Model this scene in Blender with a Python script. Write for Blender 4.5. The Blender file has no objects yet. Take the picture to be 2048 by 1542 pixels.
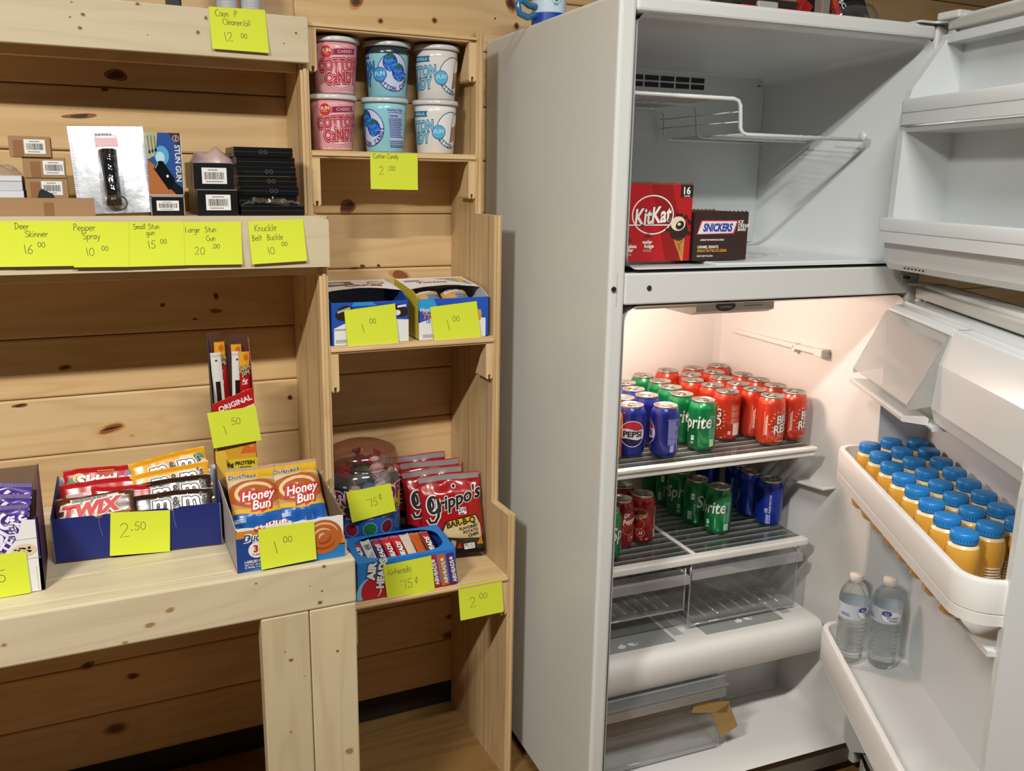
import bpy, bmesh, math, random
from mathutils import Vector, Matrix, Euler
from mathutils.geometry import tessellate_polygon
from math import sin, cos, pi, radians as rad
rng = random.Random(7)
S = bpy.context.scene
COL = S.collection

# ---------------------------------------------------------------- camera
FPX = 1785.91
CR = Vector((0.9031430, -0.4290437, 0.0159449))
CD = Vector((-0.0823799, -0.2096197, -0.9743065))
CF = Vector((0.4213624, 0.8786246, -0.2246611))
CP = Vector((0, 0, 1.43))
cam = bpy.data.cameras.new('camera')
cam.sensor_fit = 'HORIZONTAL'; cam.sensor_width = 36.0
cam.lens = FPX / 2048 * 36.0
cam.clip_start = 0.05
camo = bpy.data.objects.new('camera', cam); COL.objects.link(camo)
mm = Matrix.Identity(4)
for i, v in enumerate((CR, -CD, -CF)):
    for j in range(3): mm[j][i] = v[j]
mm.translation = CP
camo.matrix_world = mm
S.camera = camo

def ray(x, y): return CR * ((x - 1024) / FPX) + CD * ((y - 771) / FPX) + CF
def onY(x, y, Y): d = ray(x, y); return CP + d * (Y / d.y)
def onX(x, y, X): d = ray(x, y); return CP + d * (X / d.x)
def onZ(x, y, Z): d = ray(x, y); return CP + d * ((Z - CP.z) / d.z)

# fridge frame: x to its right, y into its depth, z up
FA = rad(-3.1057)
FO = Vector((.812 * .985, 1.488 * .985, 0))
FM = Matrix.Rotation(FA, 4, 'Z') @ Matrix.Translation(FO)
FMi = FM.inverted()
def fr(x, y, z=0): return FM @ Vector((x, y, z))
def fZ(x, y, z): return FMi @ onZ(x, y, z)
FW = .768
PIV = Vector((FW - .015, -.03, 0))
class Door:
    def __init__(s, az):
        a = rad(az)
        u = Vector((-sin(a), -cos(a), 0)); v = Vector((-cos(a), sin(a), 0))
        r = Matrix.Rotation(-FA, 3, 'Z')
        s.u = r @ u; s.v = r @ v
        s.ang = math.atan2(s.u.y, s.u.x)
    def __call__(s, p):   # (u, v, z) -> fridge-local
        return PIV + s.u * p[0] + s.v * p[1] + Vector((0, 0, p[2]))
    def w(s, u, v, z): return FM @ s((u, v, z))
DA = Door(15.6); DB = Door(30)

# ---------------------------------------------------------------- materials
def lin(h):
    if not isinstance(h, str): return tuple(h)
    h = h.lstrip('#'); o = []
    for i in (0, 2, 4):
        c = int(h[i:i+2], 16) / 255
        o.append(c / 12.92 if c <= .04045 else ((c + .055) / 1.055) ** 2.4)
    return tuple(o)
MC = {}
def mat(h, rough=.5, metal=0, spec=.5, coat=0, emit=0, bump=0, bs=300):
    k = (h, rough, metal, spec, coat, emit, bump, bs)
    if k in MC: return MC[k]
    m = bpy.data.materials.new('paint_' + str(len(MC))); m.use_nodes = True
    b = m.node_tree.nodes['Principled BSDF']
    b.inputs['Base Color'].default_value = (*lin(h), 1)
    b.inputs['Roughness'].default_value = rough
    b.inputs['Metallic'].default_value = metal
    b.inputs['Specular IOR Level'].default_value = spec
    b.inputs['Coat Weight'].default_value = coat
    if emit:
        b.inputs['Emission Color'].default_value = (*lin(h), 1); b.inputs['Emission Strength'].default_value = emit
    if bump:
        nt = m.node_tree; tc = nt.nodes.new('ShaderNodeTexCoord'); n = nt.nodes.new('ShaderNodeTexNoise'); n.inputs['Scale'].default_value = bs
        n.inputs['Detail'].default_value = 3
        bp = nt.nodes.new('ShaderNodeBump'); bp.inputs['Strength'].default_value = bump; bp.inputs['Distance'].default_value = .002
        nt.links.new(tc.outputs['Object'], n.inputs['Vector']); nt.links.new(n.outputs['Fac'], bp.inputs['Height']); nt.links.new(bp.outputs['Normal'], b.inputs['Normal'])
    MC[k] = m; return m
def clear(h='#ffffff', gloss=.12, rough=.05, k2=0.0):
    """thin clear plastic or glass: mostly lets light through, with a sheen"""
    k = ('clear', h, gloss, rough, k2)
    if k in MC: return MC[k]
    m = bpy.data.materials.new('clear_' + str(len(MC))); m.use_nodes = True
    nt = m.node_tree; nt.nodes.clear()
    o = nt.nodes.new('ShaderNodeOutputMaterial'); t = nt.nodes.new('ShaderNodeBsdfTransparent'); g = nt.nodes.new('ShaderNodeBsdfGlossy')
    mx = nt.nodes.new('ShaderNodeMixShader'); f = nt.nodes.new('ShaderNodeLayerWeight'); f.inputs['Blend'].default_value = .25
    a = nt.nodes.new('ShaderNodeMath'); a.operation = 'MULTIPLY_ADD'; a.inputs[1].default_value = .4; a.inputs[2].default_value = gloss; a.use_clamp = True
    t.inputs['Color'].default_value = (*lin(h), 1); g.inputs['Roughness'].default_value = rough
    nt.links.new(f.outputs['Facing'], a.inputs[0]); nt.links.new(a.outputs[0], mx.inputs['Fac'])
    nt.links.new(t.outputs[0], mx.inputs[1]); nt.links.new(g.outputs[0], mx.inputs[2])
    last = mx
    if k2:
        d = nt.nodes.new('ShaderNodeBsdfDiffuse'); d.inputs['Color'].default_value = (*lin(h), 1)
        m2 = nt.nodes.new('ShaderNodeMixShader'); m2.inputs['Fac'].default_value = k2
        nt.links.new(mx.outputs[0], m2.inputs[1]); nt.links.new(d.outputs[0], m2.inputs[2]); last = m2
    nt.links.new(last.outputs[0], o.inputs['Surface'])
    MC[k] = m; return m
def glass(h='#ffffff', ior=1.33, rough=0.0):
    k = ('glass', h, ior, rough)
    if k in MC: return MC[k]
    m = bpy.data.materials.new('glass_' + str(len(MC))); m.use_nodes = True
    nt = m.node_tree; nt.nodes.clear()
    o = nt.nodes.new('ShaderNodeOutputMaterial'); t = nt.nodes.new('ShaderNodeBsdfTransparent'); g = nt.nodes.new('ShaderNodeBsdfGlass')
    g.inputs['IOR'].default_value = ior; g.inputs['Roughness'].default_value = rough; g.inputs['Color'].default_value = (*lin(h), 1)
    mx = nt.nodes.new('ShaderNodeMixShader'); mx.inputs['Fac'].default_value = .7
    nt.links.new(t.outputs[0], mx.inputs[1]); nt.links.new(g.outputs[0], mx.inputs[2]); nt.links.new(mx.outputs[0], o.inputs['Surface'])
    MC[k] = m; return m

def wood(name, light, dark, axis='x', knots=.5, tone=.12, ring=1.0, rough=.55, knot='#5a3216', orange=None):
    m = bpy.data.materials.new(name); m.use_nodes = True
    nt = m.node_tree; N = nt.nodes; L = nt.links; b = N['Principled BSDF']
    def node(t, **kw):
        n = N.new('ShaderNode' + t)
        for k, v in kw.items(): setattr(n, k, v)
        return n
    def math_(op, a, b_=None, c=None, clamp=False):
        n = node('Math', operation=op); n.use_clamp = clamp
        for i, v in enumerate((a, b_, c)):
            if v is None: continue
            if isinstance(v, (int, float)): n.inputs[i].default_value = v
            else: L.new(v, n.inputs[i])
        return n.outputs[0]
    tc = node('TexCoord'); at = node('Attribute'); at.attribute_name = 'pid'
    sc = node('VectorMath', operation='SCALE'); cx = node('CombineXYZ')
    for i, k in enumerate((7.31, 3.77, 5.13)): L.new(math_('MULTIPLY', at.outputs['Fac'], k), cx.inputs[i])
    add = node('VectorMath', operation='ADD'); L.new(tc.outputs['Object'], add.inputs[0]); L.new(cx.outputs[0], add.inputs[1])
    def stretched(along, across):
        mp = node('Mapping'); s = [across] * 3; s['xyz'.index(axis)] = along
        mp.inputs['Scale'].default_value = s; L.new(add.outputs[0], mp.inputs['Vector']); return mp.outputs[0]
    vor = node('TexVoronoi'); vor.inputs['Scale'].default_value = 1.0; L.new(stretched(3.6, 7.5), vor.inputs['Vector'])
    wsc = node('SeparateColor'); L.new(vor.outputs['Color'], wsc.inputs[0])
    keep = math_('GREATER_THAN', wsc.outputs[0], 1 - knots)
    size = math_('MULTIPLY_ADD', wsc.outputs[1], .11, .05)
    dist = vor.outputs['Distance']
    nz0 = node('TexNoise'); nz0.inputs['Scale'].default_value = 40; L.new(add.outputs[0], nz0.inputs['Vector'])
    dist2 = math_('MULTIPLY_ADD', nz0.outputs['Fac'], .05, math_('SUBTRACT', dist, .025))
    mr = node('MapRange'); mr.interpolation_type = 'SMOOTHSTEP'
    L.new(dist2, mr.inputs[0]); L.new(math_('MULTIPLY', size, .45), mr.inputs[1]); L.new(size, mr.inputs[2]); mr.inputs[3].default_value = 1; mr.inputs[4].default_value = 0
    kn = math_('MULTIPLY', mr.outputs[0], keep)
    halo = node('MapRange'); halo.interpolation_type = 'SMOOTHSTEP'
    L.new(dist, halo.inputs[0]); halo.inputs[1].default_value = 0; halo.inputs[2].default_value = .45; halo.inputs[3].default_value = 1; halo.inputs[4].default_value = 0
    hl = math_('MULTIPLY', halo.outputs[0], keep)
    nz = node('TexNoise'); nz.inputs['Scale'].default_value = 1.0; nz.inputs['Detail'].default_value = 2; L.new(stretched(.9, 9), nz.inputs['Vector'])
    ph = math_('MULTIPLY_ADD', hl, 1.3, math_('MULTIPLY', nz.outputs['Fac'], 9.0))
    pp = math_('PINGPONG', ph, .5)
    rg = node('MapRange'); rg.interpolation_type = 'SMOOTHSTEP'; L.new(pp, rg.inputs[0]); rg.inputs[1].default_value = 0; rg.inputs[2].default_value = .5
    nf = node('TexNoise'); nf.inputs['Scale'].default_value = 1.0; nf.inputs['Detail'].default_value = 3; L.new(stretched(5, 190), nf.inputs['Vector'])
    nb = node('TexNoise'); nb.inputs['Scale'].default_value = 1.0; nb.inputs['Detail'].default_value = 2; L.new(stretched(1.5, 4), nb.inputs['Vector'])
    g = math_('MULTIPLY_ADD', nf.outputs['Fac'], .35, math_('MULTIPLY', math_('POWER', rg.outputs[0], 2.5), .6 * ring))
    g = math_('MULTIPLY_ADD', nb.outputs['Fac'], .5, math_('SUBTRACT', g, .25), True)
    mixc = node('MixRGB'); L.new(g, mixc.inputs[0]); mixc.inputs[1].default_value = (*lin(light), 1); mixc.inputs[2].default_value = (*lin(dark), 1)
    wn = node('TexWhiteNoise'); wn.noise_dimensions = '1D'; L.new(at.outputs['Fac'], wn.inputs['W'])
    tn = math_('MULTIPLY_ADD', wn.outputs['Value'], tone, 1 - tone * .6)
    mu = node('MixRGB', blend_type='MULTIPLY'); mu.inputs[0].default_value = 1; L.new(mixc.outputs[0], mu.inputs[1]); L.new(tn, mu.inputs[2])
    if orange:
        mo = node('MixRGB'); wo = node('SeparateColor'); L.new(wn.outputs['Color'], wo.inputs[0])
        L.new(math_('MULTIPLY', wo.outputs[2], .75), mo.inputs[0]); L.new(mu.outputs[0], mo.inputs[1])
        mo2 = node('MixRGB', blend_type='MULTIPLY'); mo2.inputs[0].default_value = 1; L.new(mu.outputs[0], mo2.inputs[1]); mo2.inputs[2].default_value = (*orange, 1)
        L.new(mo2.outputs[0], mo.inputs[2]); mu = mo
    h2 = node('MixRGB'); L.new(math_('MULTIPLY', hl, .25), h2.inputs[0]); L.new(mu.outputs[0], h2.inputs[1]); h2.inputs[2].default_value = (*lin('#b98a4e'), 1)
    kc = node('MixRGB'); L.new(math_('MULTIPLY', kn, .9), kc.inputs[0]); L.new(h2.outputs[0], kc.inputs[1]); kc.inputs[2].default_value = (*lin(knot), 1)
    L.new(kc.outputs[0], b.inputs['Base Color']); b.inputs['Roughness'].default_value = rough; b.inputs['Specular IOR Level'].default_value = .3
    bp = node('Bump'); bp.inputs['Strength'].default_value = .15; bp.inputs['Distance'].default_value = .001
    L.new(nf.outputs['Fac'], bp.inputs['Height']); L.new(bp.outputs['Normal'], b.inputs['Normal'])
    return m

# ---------------------------------------------------------------- objects
def thing(name, label, cat, loc=(0, 0, 0), rotz=0, group=None, rot=None):
    o = bpy.data.objects.new(name, None); COL.objects.link(o)
    o.location = loc; o.rotation_euler = rot if rot is not None else (0, 0, rotz)
    o.empty_display_size = .02
    o['label'] = label; o['category'] = cat
    if group: o['group'] = group
    return o
def tag(o, label, cat, group=None):
    o['label'] = label; o['category'] = cat
    if group: o['group'] = group
    return o
def dup(root, loc, label, rotz=None, group=None):
    r = root.copy(); COL.objects.link(r); r.location = loc; r['label'] = label
    if rotz is not None: r.rotation_euler = (0, 0, rotz)
    if group: r['group'] = group
    for ch in list(root.children):
        c = ch.copy(); COL.objects.link(c); c.parent = r
        for gc in list(ch.children):
            d = gc.copy(); COL.objects.link(d); d.parent = c
    return r

class MB:
    def __init__(s, T=None): s.V = []; s.F = []; s.M = []; s.S = []; s.P = []; s.mats = []; s.T = T
    def mi(s, m):
        if m not in s.mats: s.mats.append(m)
        return s.mats.index(m)
    def add(s, vs, fs, m, smooth=False, pid=0.0):
        n = len(s.V); i = s.mi(m)
        s.V += [tuple(v) for v in vs]
        for f in fs: s.F.append([n + k for k in f]); s.M.append(i); s.S.append(smooth); s.P.append(pid)
        return s
    def box(s, x0, y0, z0, x1, y1, z1, m, pid=None, rot=None, piv=None):
        vs = [Vector((x, y, z)) for z in (z0, z1) for y in (y0, y1) for x in (x0, x1)]
        if rot is not None:
            c = Vector(piv) if piv is not None else Vector(((x0 + x1) / 2, (y0 + y1) / 2, (z0 + z1) / 2))
            R = Euler(rot).to_matrix(); vs = [c + R @ (v - c) for v in vs]
        return s.add(vs, [(0, 2, 3, 1), (4, 5, 7, 6), (0, 1, 5, 4), (2, 6, 7, 3), (0, 4, 6, 2), (1, 3, 7, 5)], m, False, rng.random() if pid is None else pid)
    def prism(s, poly, axis, a, b, m, pid=None, smooth=False):
        def P(p, t): return {'x': (t, p[0], p[1]), 'y': (p[0], t, p[1]), 'z': (p[0], p[1], t)}[axis]
        n = len(poly); vs = [P(p, a) for p in poly] + [P(p, b) for p in poly]
        pid = rng.random() if pid is None else pid
        s.add(vs, [(i, (i + 1) % n, n + (i + 1) % n, n + i) for i in range(n)], m, smooth, pid)
        tri = tessellate_polygon([[Vector((p[0], p[1], 0)) for p in poly]])
        s.add(vs, [tuple(t) for t in tri] + [tuple(n + k for k in reversed(t)) for t in tri], m, False, pid)
        return s
    def tube(s, pts, r, m, n=8, closed=False):
        pts = [Vector(p) for p in pts]; k = len(pts); vs = []; fs = []
        up = None
        for i, p in enumerate(pts):
            a = pts[(i - 1) % k] if closed or i else p; b = pts[(i + 1) % k] if closed or i < k - 1 else p
            t = (b - a).normalized()
            if up is None: up = Vector((0, 0, 1)) if abs(t.z) < .9 else Vector((1, 0, 0))
            x = t.cross(up).normalized(); y = x.cross(t); up = y
            rr = r[i] if isinstance(r, (list, tuple)) else r
            vs += [p + (x * cos(2 * pi * j / n) + y * sin(2 * pi * j / n)) * rr for j in range(n)]
        for i in range(k if closed else k - 1):
            for j in range(n):
                fs.append((i * n + j, i * n + (j + 1) % n, (i + 1) % k * n + (j + 1) % n, (i + 1) % k * n + j))
        if not closed: fs += [tuple(range(n))[::-1], tuple((k - 1) * n + j for j in range(n))]
        return s.add(vs, fs, m, True)
    def lathe(s, prof, m, n=32, c=(0, 0, 0), cap=True, sx=1, sy=1, smooth=True):
        vs = []; fs = []; k = len(prof)
        for r, z in prof:
            vs += [(c[0] + r * cos(2 * pi * j / n) * sx, c[1] + r * sin(2 * pi * j / n) * sy, c[2] + z) for j in range(n)]
        for i in range(k - 1):
            for j in range(n): fs.append((i * n + j, i * n + (j + 1) % n, (i + 1) * n + (j + 1) % n, (i + 1) * n + j))
        s.add(vs, fs, m, smooth)
        if cap:
            n0 = len(vs); s.add(vs[:n] + vs[-n:], [tuple(range(n))[::-1], tuple(range(n, 2 * n))], m)
        return s
    def grid(s, fn, nu, nv, m, smooth=True, u=(0, 1), v=(0, 1)):
        vs = [fn(u[0] + (u[1] - u[0]) * i / nu, v[0] + (v[1] - v[0]) * j / nv) for j in range(nv + 1) for i in range(nu + 1)]
        return s.add(vs, [(j * (nu + 1) + i, j * (nu + 1) + i + 1, (j + 1) * (nu + 1) + i + 1, (j + 1) * (nu + 1) + i) for j in range(nv) for i in range(nu)], m, smooth)
    def loft(s, rings, m, close=True, cap0=False, cap1=False, smooth=True):
        n = len(rings[0]); vs = [p for r in rings for p in r]; fs = []
        for i in range(len(rings) - 1):
            for j in range(n if close else n - 1): fs.append((i * n + j, i * n + (j + 1) % n, (i + 1) * n + (j + 1) % n, (i + 1) * n + j))
        s.add(vs, fs, m, smooth)
        if cap0: s.add(rings[0], [tuple(range(n))[::-1]], m)
        if cap1: s.add(rings[-1], [tuple(range(n))], m)
        return s
    def decal(s, shp, fn, lay, m, ds=0, dt=0):
        vs, fs = sub(shp, ds, dt) if ds or dt else shp
        return s.add([fn(p[0], p[1], lay) for p in vs], fs, m, bool(ds or dt))
    def build(s, name, parent=None, bevel=0, seg=2, auto=True, fix=False, loc=None, rot=None, subd=0):
        me = bpy.data.meshes.new(name)
        V = [tuple(s.T(Vector(v))) for v in s.V] if s.T else s.V
        me.from_pydata(V, [], s.F)
        for m in s.mats: me.materials.append(m)
        me.polygons.foreach_set('material_index', s.M); me.polygons.foreach_set('use_smooth', s.S)
        if any(s.P):
            a = me.attributes.new('pid', 'FLOAT', 'FACE'); a.data.foreach_set('value', s.P)
        me.update()
        if fix:
            bm = bmesh.new(); bm.from_mesh(me); bmesh.ops.recalc_face_normals(bm, faces=bm.faces); bm.to_mesh(me); bm.free()
        o = bpy.data.objects.new(name, me); COL.objects.link(o)
        if parent is not None: o.parent = parent
        if loc is not None: o.location = loc
        if rot is not None: o.rotation_euler = rot
        if bevel:
            b = o.modifiers.new('edge', 'BEVEL'); b.width = bevel; b.segments = seg; b.limit_method = 'ANGLE'; b.angle_limit = rad(50)
        return o
def struct(o): o['kind'] = 'structure'; return o

# ---------------------------------------------------------------- flat artwork shapes
def rect(cx, cy, w, h, rot=0):
    c, s = cos(rad(rot)), sin(rad(rot))
    return ([(cx + x * c - y * s, cy + x * s + y * c) for x, y in ((-w/2, -h/2), (w/2, -h/2), (w/2, h/2), (-w/2, h/2))], [(0, 1, 2, 3)])
def poly(pts):
    t = tessellate_polygon([[Vector((p[0], p[1], 0)) for p in pts]])
    return (list(pts), [tuple(x) for x in t])
def ell(cx, cy, rx, ry=None, n=28, rot=0):
    ry = rx if ry is None else ry; c, s = cos(rad(rot)), sin(rad(rot))
    return ([(cx + rx * cos(a) * c - ry * sin(a) * s, cy + rx * cos(a) * s + ry * sin(a) * c) for a in [2 * pi * i / n for i in range(n)]], [tuple(range(n))])
def ellpts(cx, cy, rx, ry, a0, a1, n=16): return [(cx + rx * cos(rad(a0 + (a1 - a0) * i / n)), cy + ry * sin(rad(a0 + (a1 - a0) * i / n))) for i in range(n + 1)]
def ring(cx, cy, rx, ry, w, n=36):
    vs = []; fs = []
    for i in range(n):
        a = 2 * pi * i / n; vs += [(cx + rx * cos(a), cy + ry * sin(a)), (cx + (rx - w) * cos(a), cy + (ry - w) * sin(a))]
    for i in range(n): j = (i + 1) % n; fs.append((2*i, 2*j, 2*j+1, 2*i+1))
    return (vs, fs)
def stroke(pts, w):
    vs = []; fs = []
    k = len(pts)
    for i, p in enumerate(pts):
        a = pts[max(0, i - 1)]; b = pts[min(k - 1, i + 1)]
        dx, dy = b[0] - a[0], b[1] - a[1]; l = math.hypot(dx, dy) or 1
        ww = w[i] if isinstance(w, (list, tuple)) else w
        vs += [(p[0] - dy / l * ww / 2, p[1] + dx / l * ww / 2), (p[0] + dy / l * ww / 2, p[1] - dx / l * ww / 2)]
    for i in range(k - 1): fs.append((2*i, 2*i+1, 2*i+3, 2*i+2))
    return (vs, fs)
def join(*sh):
    vs = []; fs = []
    for v, f in sh:
        n = len(vs); vs += list(v); fs += [tuple(n + k for k in x) for x in f]
    return (vs, fs)
def xf(sh, dx=0, dy=0, rot=0, sx=1, sy=None):
    sy = sx if sy is None else sy; c, s = cos(rad(rot)), sin(rad(rot))
    return ([(dx + x * sx * c - y * sy * s, dy + x * sx * s + y * sy * c) for x, y in sh[0]], sh[1])
def clip(sh, x0=None, x1=None, y0=None, y1=None):
    bm = bmesh.new(); vv = [bm.verts.new((p[0], p[1], 0)) for p in sh[0]]
    for f in sh[1]:
        try: bm.faces.new([vv[k] for k in f])
        except ValueError: pass
    for co, no in (((x0, 0, 0), (-1, 0, 0)), ((x1, 0, 0), (1, 0, 0)), ((0, y0, 0), (0, -1, 0)), ((0, y1, 0), (0, 1, 0))):
        if None in co: continue
        bmesh.ops.bisect_plane(bm, geom=bm.verts[:] + bm.edges[:] + bm.faces[:], plane_co=co, plane_no=no, clear_outer=True)
    bm.verts.index_update()
    r = ([(v.co.x, v.co.y) for v in bm.verts], [tuple(v.index for v in f.verts) for f in bm.faces]); bm.free(); return r
def sub(sh, ds, dt):
    bm = bmesh.new(); vv = [bm.verts.new((p[0], p[1], 0)) for p in sh[0]]
    for f in sh[1]:
        try: bm.faces.new([vv[k] for k in f])
        except ValueError: pass
    for ax, d in ((0, ds), (1, dt)):
        if not d or not sh[0]: continue
        lo = min(p[ax] for p in sh[0]); hi = max(p[ax] for p in sh[0])
        k = math.ceil(lo / d)
        while k * d < hi:
            co = [0, 0, 0]; no = [0, 0, 0]; co[ax] = k * d; no[ax] = 1
            bmesh.ops.bisect_plane(bm, geom=bm.verts[:] + bm.edges[:] + bm.faces[:], plane_co=co, plane_no=no); k += 1
    bm.verts.index_update()
    r = ([(v.co.x, v.co.y) for v in bm.verts], [tuple(v.index for v in f.verts) for f in bm.faces]); bm.free(); return r
TC = {}
def txt(t, h, bold=0.0, shear=0, sx=1.0, rot=0, at=(0, 0), sp=1.0, al='C'):
    """letters of cap height h as a flat shape centred at `at`"""
    k = (t, round(bold, 4), shear, sp)
    if k not in TC:
        cu = bpy.data.curves.new('t', 'FONT'); cu.body = t; cu.resolution_u = 3; cu.offset = bold; cu.shear = shear; cu.space_character = sp; cu.fill_mode = 'FRONT'
        ob = bpy.data.objects.new('t', cu); me = bpy.data.meshes.new_from_object(ob)
        vs = [(v.co.x, v.co.y) for v in me.vertices]; fs = [tuple(p.vertices) for p in me.polygons]
        bpy.data.objects.remove(ob); bpy.data.curves.remove(cu); bpy.data.meshes.remove(me)
        if vs:
            x0 = min(v[0] for v in vs); x1 = max(v[0] for v in vs)
        else: x0 = x1 = 0
        TC[k] = ([(x - (x0 + x1) / 2, y - .345) for x, y in vs], fs, x1 - x0)
    vs, fs, w = TC[k]; f = h / .69
    d = {'C': 0, 'L': w / 2 * f * sx, 'R': -w / 2 * f * sx}[al]
    return xf(xf((vs, fs), d, 0, 0, f * sx, f), at[0], at[1], rot)
def lines(cx, cy, w, h, n, th=.5, seed=1, gap=True):
    """rows of small print too fine to read"""
    r = random.Random(seed); out = []
    for i in range(n):
        y = cy + h / 2 - (i + .5) * h / n; x = cx - w / 2; end = cx + w / 2 * (1 if not gap else r.uniform(.5, 1))
        while x < end:
            l = min(r.uniform(.04, .16) * w, end - x); out.append(rect(x + l / 2, y, l * .88, h / n * th)); x += l
    return join(*out)
def barcode(cx, cy, w, h, seed=3, n=26):
    r = random.Random(seed); out = []; x = cx - w / 2; u = w / (n * 1.9)
    while x < cx + w / 2:
        b = u * r.choice((.6, .6, 1, 1.6)); out.append(rect(x + b / 2, cy, b, h)); x += b + u * r.choice((.6, .9, 1.3))
    return join(*out)
# ================================================================ setting
WY = 2.09
W_wall = wood('wall_pine', '#d9bd90', '#c09860', 'x', knots=.12, tone=.2, ring=.5, knot='#54290f', orange=(.95, .86, .72))
W_shelfz = wood('shelf_pine_upright', '#d9bd90', '#bb9560', 'z', knots=.25, tone=.16, ring=.5)
W_shelfx = wood('shelf_pine', '#d9bd90', '#bd9863', 'x', knots=.3, tone=.14, ring=.5)
W_lumx = wood('lumber_lengthwise', '#cfc2a4', '#b8a783', 'x', knots=.06, tone=.1, ring=.4, knot='#6d5030')
W_lumz = wood('lumber_upright', '#cdbf9d', '#b5a17c', 'z', knots=.06, tone=.1, ring=.45, knot='#6d5030')
W_floor = wood('floor_plywood', '#8a6a3e', '#6a4c28', 'x', knots=.15, tone=.1, ring=.6, rough=.45)

b = MB(); b.box(-3.4, -3.5, -.05, 5.4, 2.4, 0, W_floor, pid=.3); struct(b.build('floor'))
KN = [mat('#c2935a', .6), mat('#8a5228', .6), mat('#4a2612', .6)]; KL = [mat('#c3ab80', .6), mat('#9a7a50', .6), mat('#6b4c2c', .6)]
def knot(b, x, y, rx, ry, Y, rot=0, tone=1, slit=False, n=26):
    KN = KL if Y < 2 else globals()['KN']
    c = onY(x, y, Y); e = onY(x + 10, y, Y); k = (e - c).x / 10; r = random.Random(int(x * 7 + y)); f = lambda s, q, l: (c.x + s, Y - .0002 - l * .00008, c.z + q)
    cr, sr = cos(rad(rot)), sin(rad(rot))
    def blob(a, cc, jt):
        out = []; p1, p2 = r.uniform(0, 6), r.uniform(0, 6)
        for i in range(n):
            t = 2 * pi * i / n; q = 1 + jt * (sin(2 * t + p1) + .6 * sin(3 * t + p2)); px = a * q * rx * k * cos(t); py = cc * q * ry * k * sin(t)
            out.append((px * cr - py * sr, px * sr + py * cr))
        return poly(out)
    if tone < 2: b.decal(blob(1.25, 1.25, .1), f, 0, KN[0])
    b.decal(blob(.95, .95, .12), f, 1, KN[1])
    if tone: b.decal(blob(.62, .6, .18), f, 2, KN[2])
    if slit: b.decal(stroke([(-rx * k * .9, -ry * k * .4), (0, ry * k * .1), (rx * k * .8, ry * k * .5)], [.0005, ry * k * .5, .0005]), f, 3, mat('#140a06'))
b = MB(); z = .065; i = 0
while z < 3.1:
    for x0, x1 in ((-3.4, .46 if i % 3 else -.9), (.46 if i % 3 else -.9, 5.4)):
        b.box(x0, WY, z + .0008, x1, WY + .02, z + .1272, W_wall, pid=rng.random())
    z += .128; i += 1
for a in ((232, 150, 22, 14, 0, 2), (210, 178, 8, 6, 0, 2), (160, 232, 34, 6, 5, 2), (695, 414, 19, 13, 20, 2), (712, 2, 14, 11, 30, 1), (761, 42, 5, 5, 0, 1), (869, 41, 5, 5, 0, 1), (1022, 8, 9, 13, 20, 1), (1033, 52, 5, 5, 0, 1), (990, 37, 2, 2, 0, 2), (432, 592, 5, 7, 0, 1), (432, 622, 12, 4, 0, 0), (325, 610, 5, 4, 0, 1), (390, 638, 6, 2, -8, 2), (580, 795, 6, 5, 0, 2), (40, 811, 16, 5, 5, 2), (800, 550, 17, 8, -20, 0), (175, 1331, 15, 9, 10, 2), (266, 1352, 12, 7, 0, 1), (905, 1232, 14, 5, 5, 0), (725, 532, 6, 3, 0, 2), (708, 536, 9, 2, 0, 2), (757, 531, 4, 3, 0, 2)): knot(b, a[0], a[1], a[2], a[3], WY, a[4], a[5])
knot(b, 130, 735, 13, 5, WY, 5, 0, True); knot(b, 223, 857, 26, 8, WY, 12, 0, True)
b.box(-3.4, WY + .012, .065, 5.4, WY + .04, 3.1, mat('#4a2f18', .8))
struct(b.build('wall_back', bevel=.0045, seg=2))
b = MB(); b.box(-3.4, WY + .004, 0, 5.4, WY + .03, .064, mat('#1c140d', .7)); struct(b.build('baseboard_back'))

# ================================================================ workbench
t = thing('workbench', 'pale lumber workbench with a pair of flat front posts, holding the snack boxes', 'workbench', (-.2, 1.8, 0))
def under(mb, name, par, **k):   # parts keep world coordinates under a thing at its own base
    o = mb.build(name, par, **k); o.location = [-c for c in par.location]
    if par.rotation_euler.z: o.matrix_parent_inverse = par.matrix_basis.inverted(); o.location = (0, 0, 0)
    return o
y = 1.594; k = 0
while y < WY - .02:
    b = MB(); y1 = min(y + .0885, WY - .002); b.box(-1.5, y, .682, .42, y1, .72, W_lumx, pid=.11 + k * .17); under(b, 'top_board', t, bevel=.003); y += .0895; k += 1
b = MB(); b.box(-1.5, 1.555, .631, .421, 1.593, .721, W_lumx, pid=.83); [knot(b, x, y, rx, ry, 1.555, 10, 0 if rx > 5 else 1) for x, y, rx, ry in ((340, 1220, 9, 5), (300, 1250, 11, 5), (512, 1167, 2.5, 2), (644, 1182, 2.5, 2), (640, 1205, 5, 4), (648, 1133, 4, 3), (8, 1290, 6, 4), (620, 1172, 1.5, 1), (250, 1285, 6, 3))]; under(b, 'front_beam', t, bevel=.004)
for x0, x1, p in ((.24, .3288, .21), (.3302, .42, .64)):
    b = MB(); b.box(x0, 1.5555, 0, x1, 1.593, .6305, W_lumz, pid=p); [knot(b, x, y, rx, ry, 1.5555, 0, tn) for x, y, rx, ry, tn in ((582, 1320, 4.5, 4, 1), (570, 1304, 2, 1.6, 1), (610, 1352, 1.3, 1.3, 1), (582, 1464, 3, 3, 0), (675, 1302, 3, 3, 1), (699, 1502, 8, 6, 0)) if (x < 619) == (x0 < .3)]; under(b, 'leg', t, bevel=.003)
b = MB(); b.box(-1.5, 2.03, .595, .42, 2.068, .682, W_lumx, pid=.4); under(b, 'rear_beam', t, bevel=.003)

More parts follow.
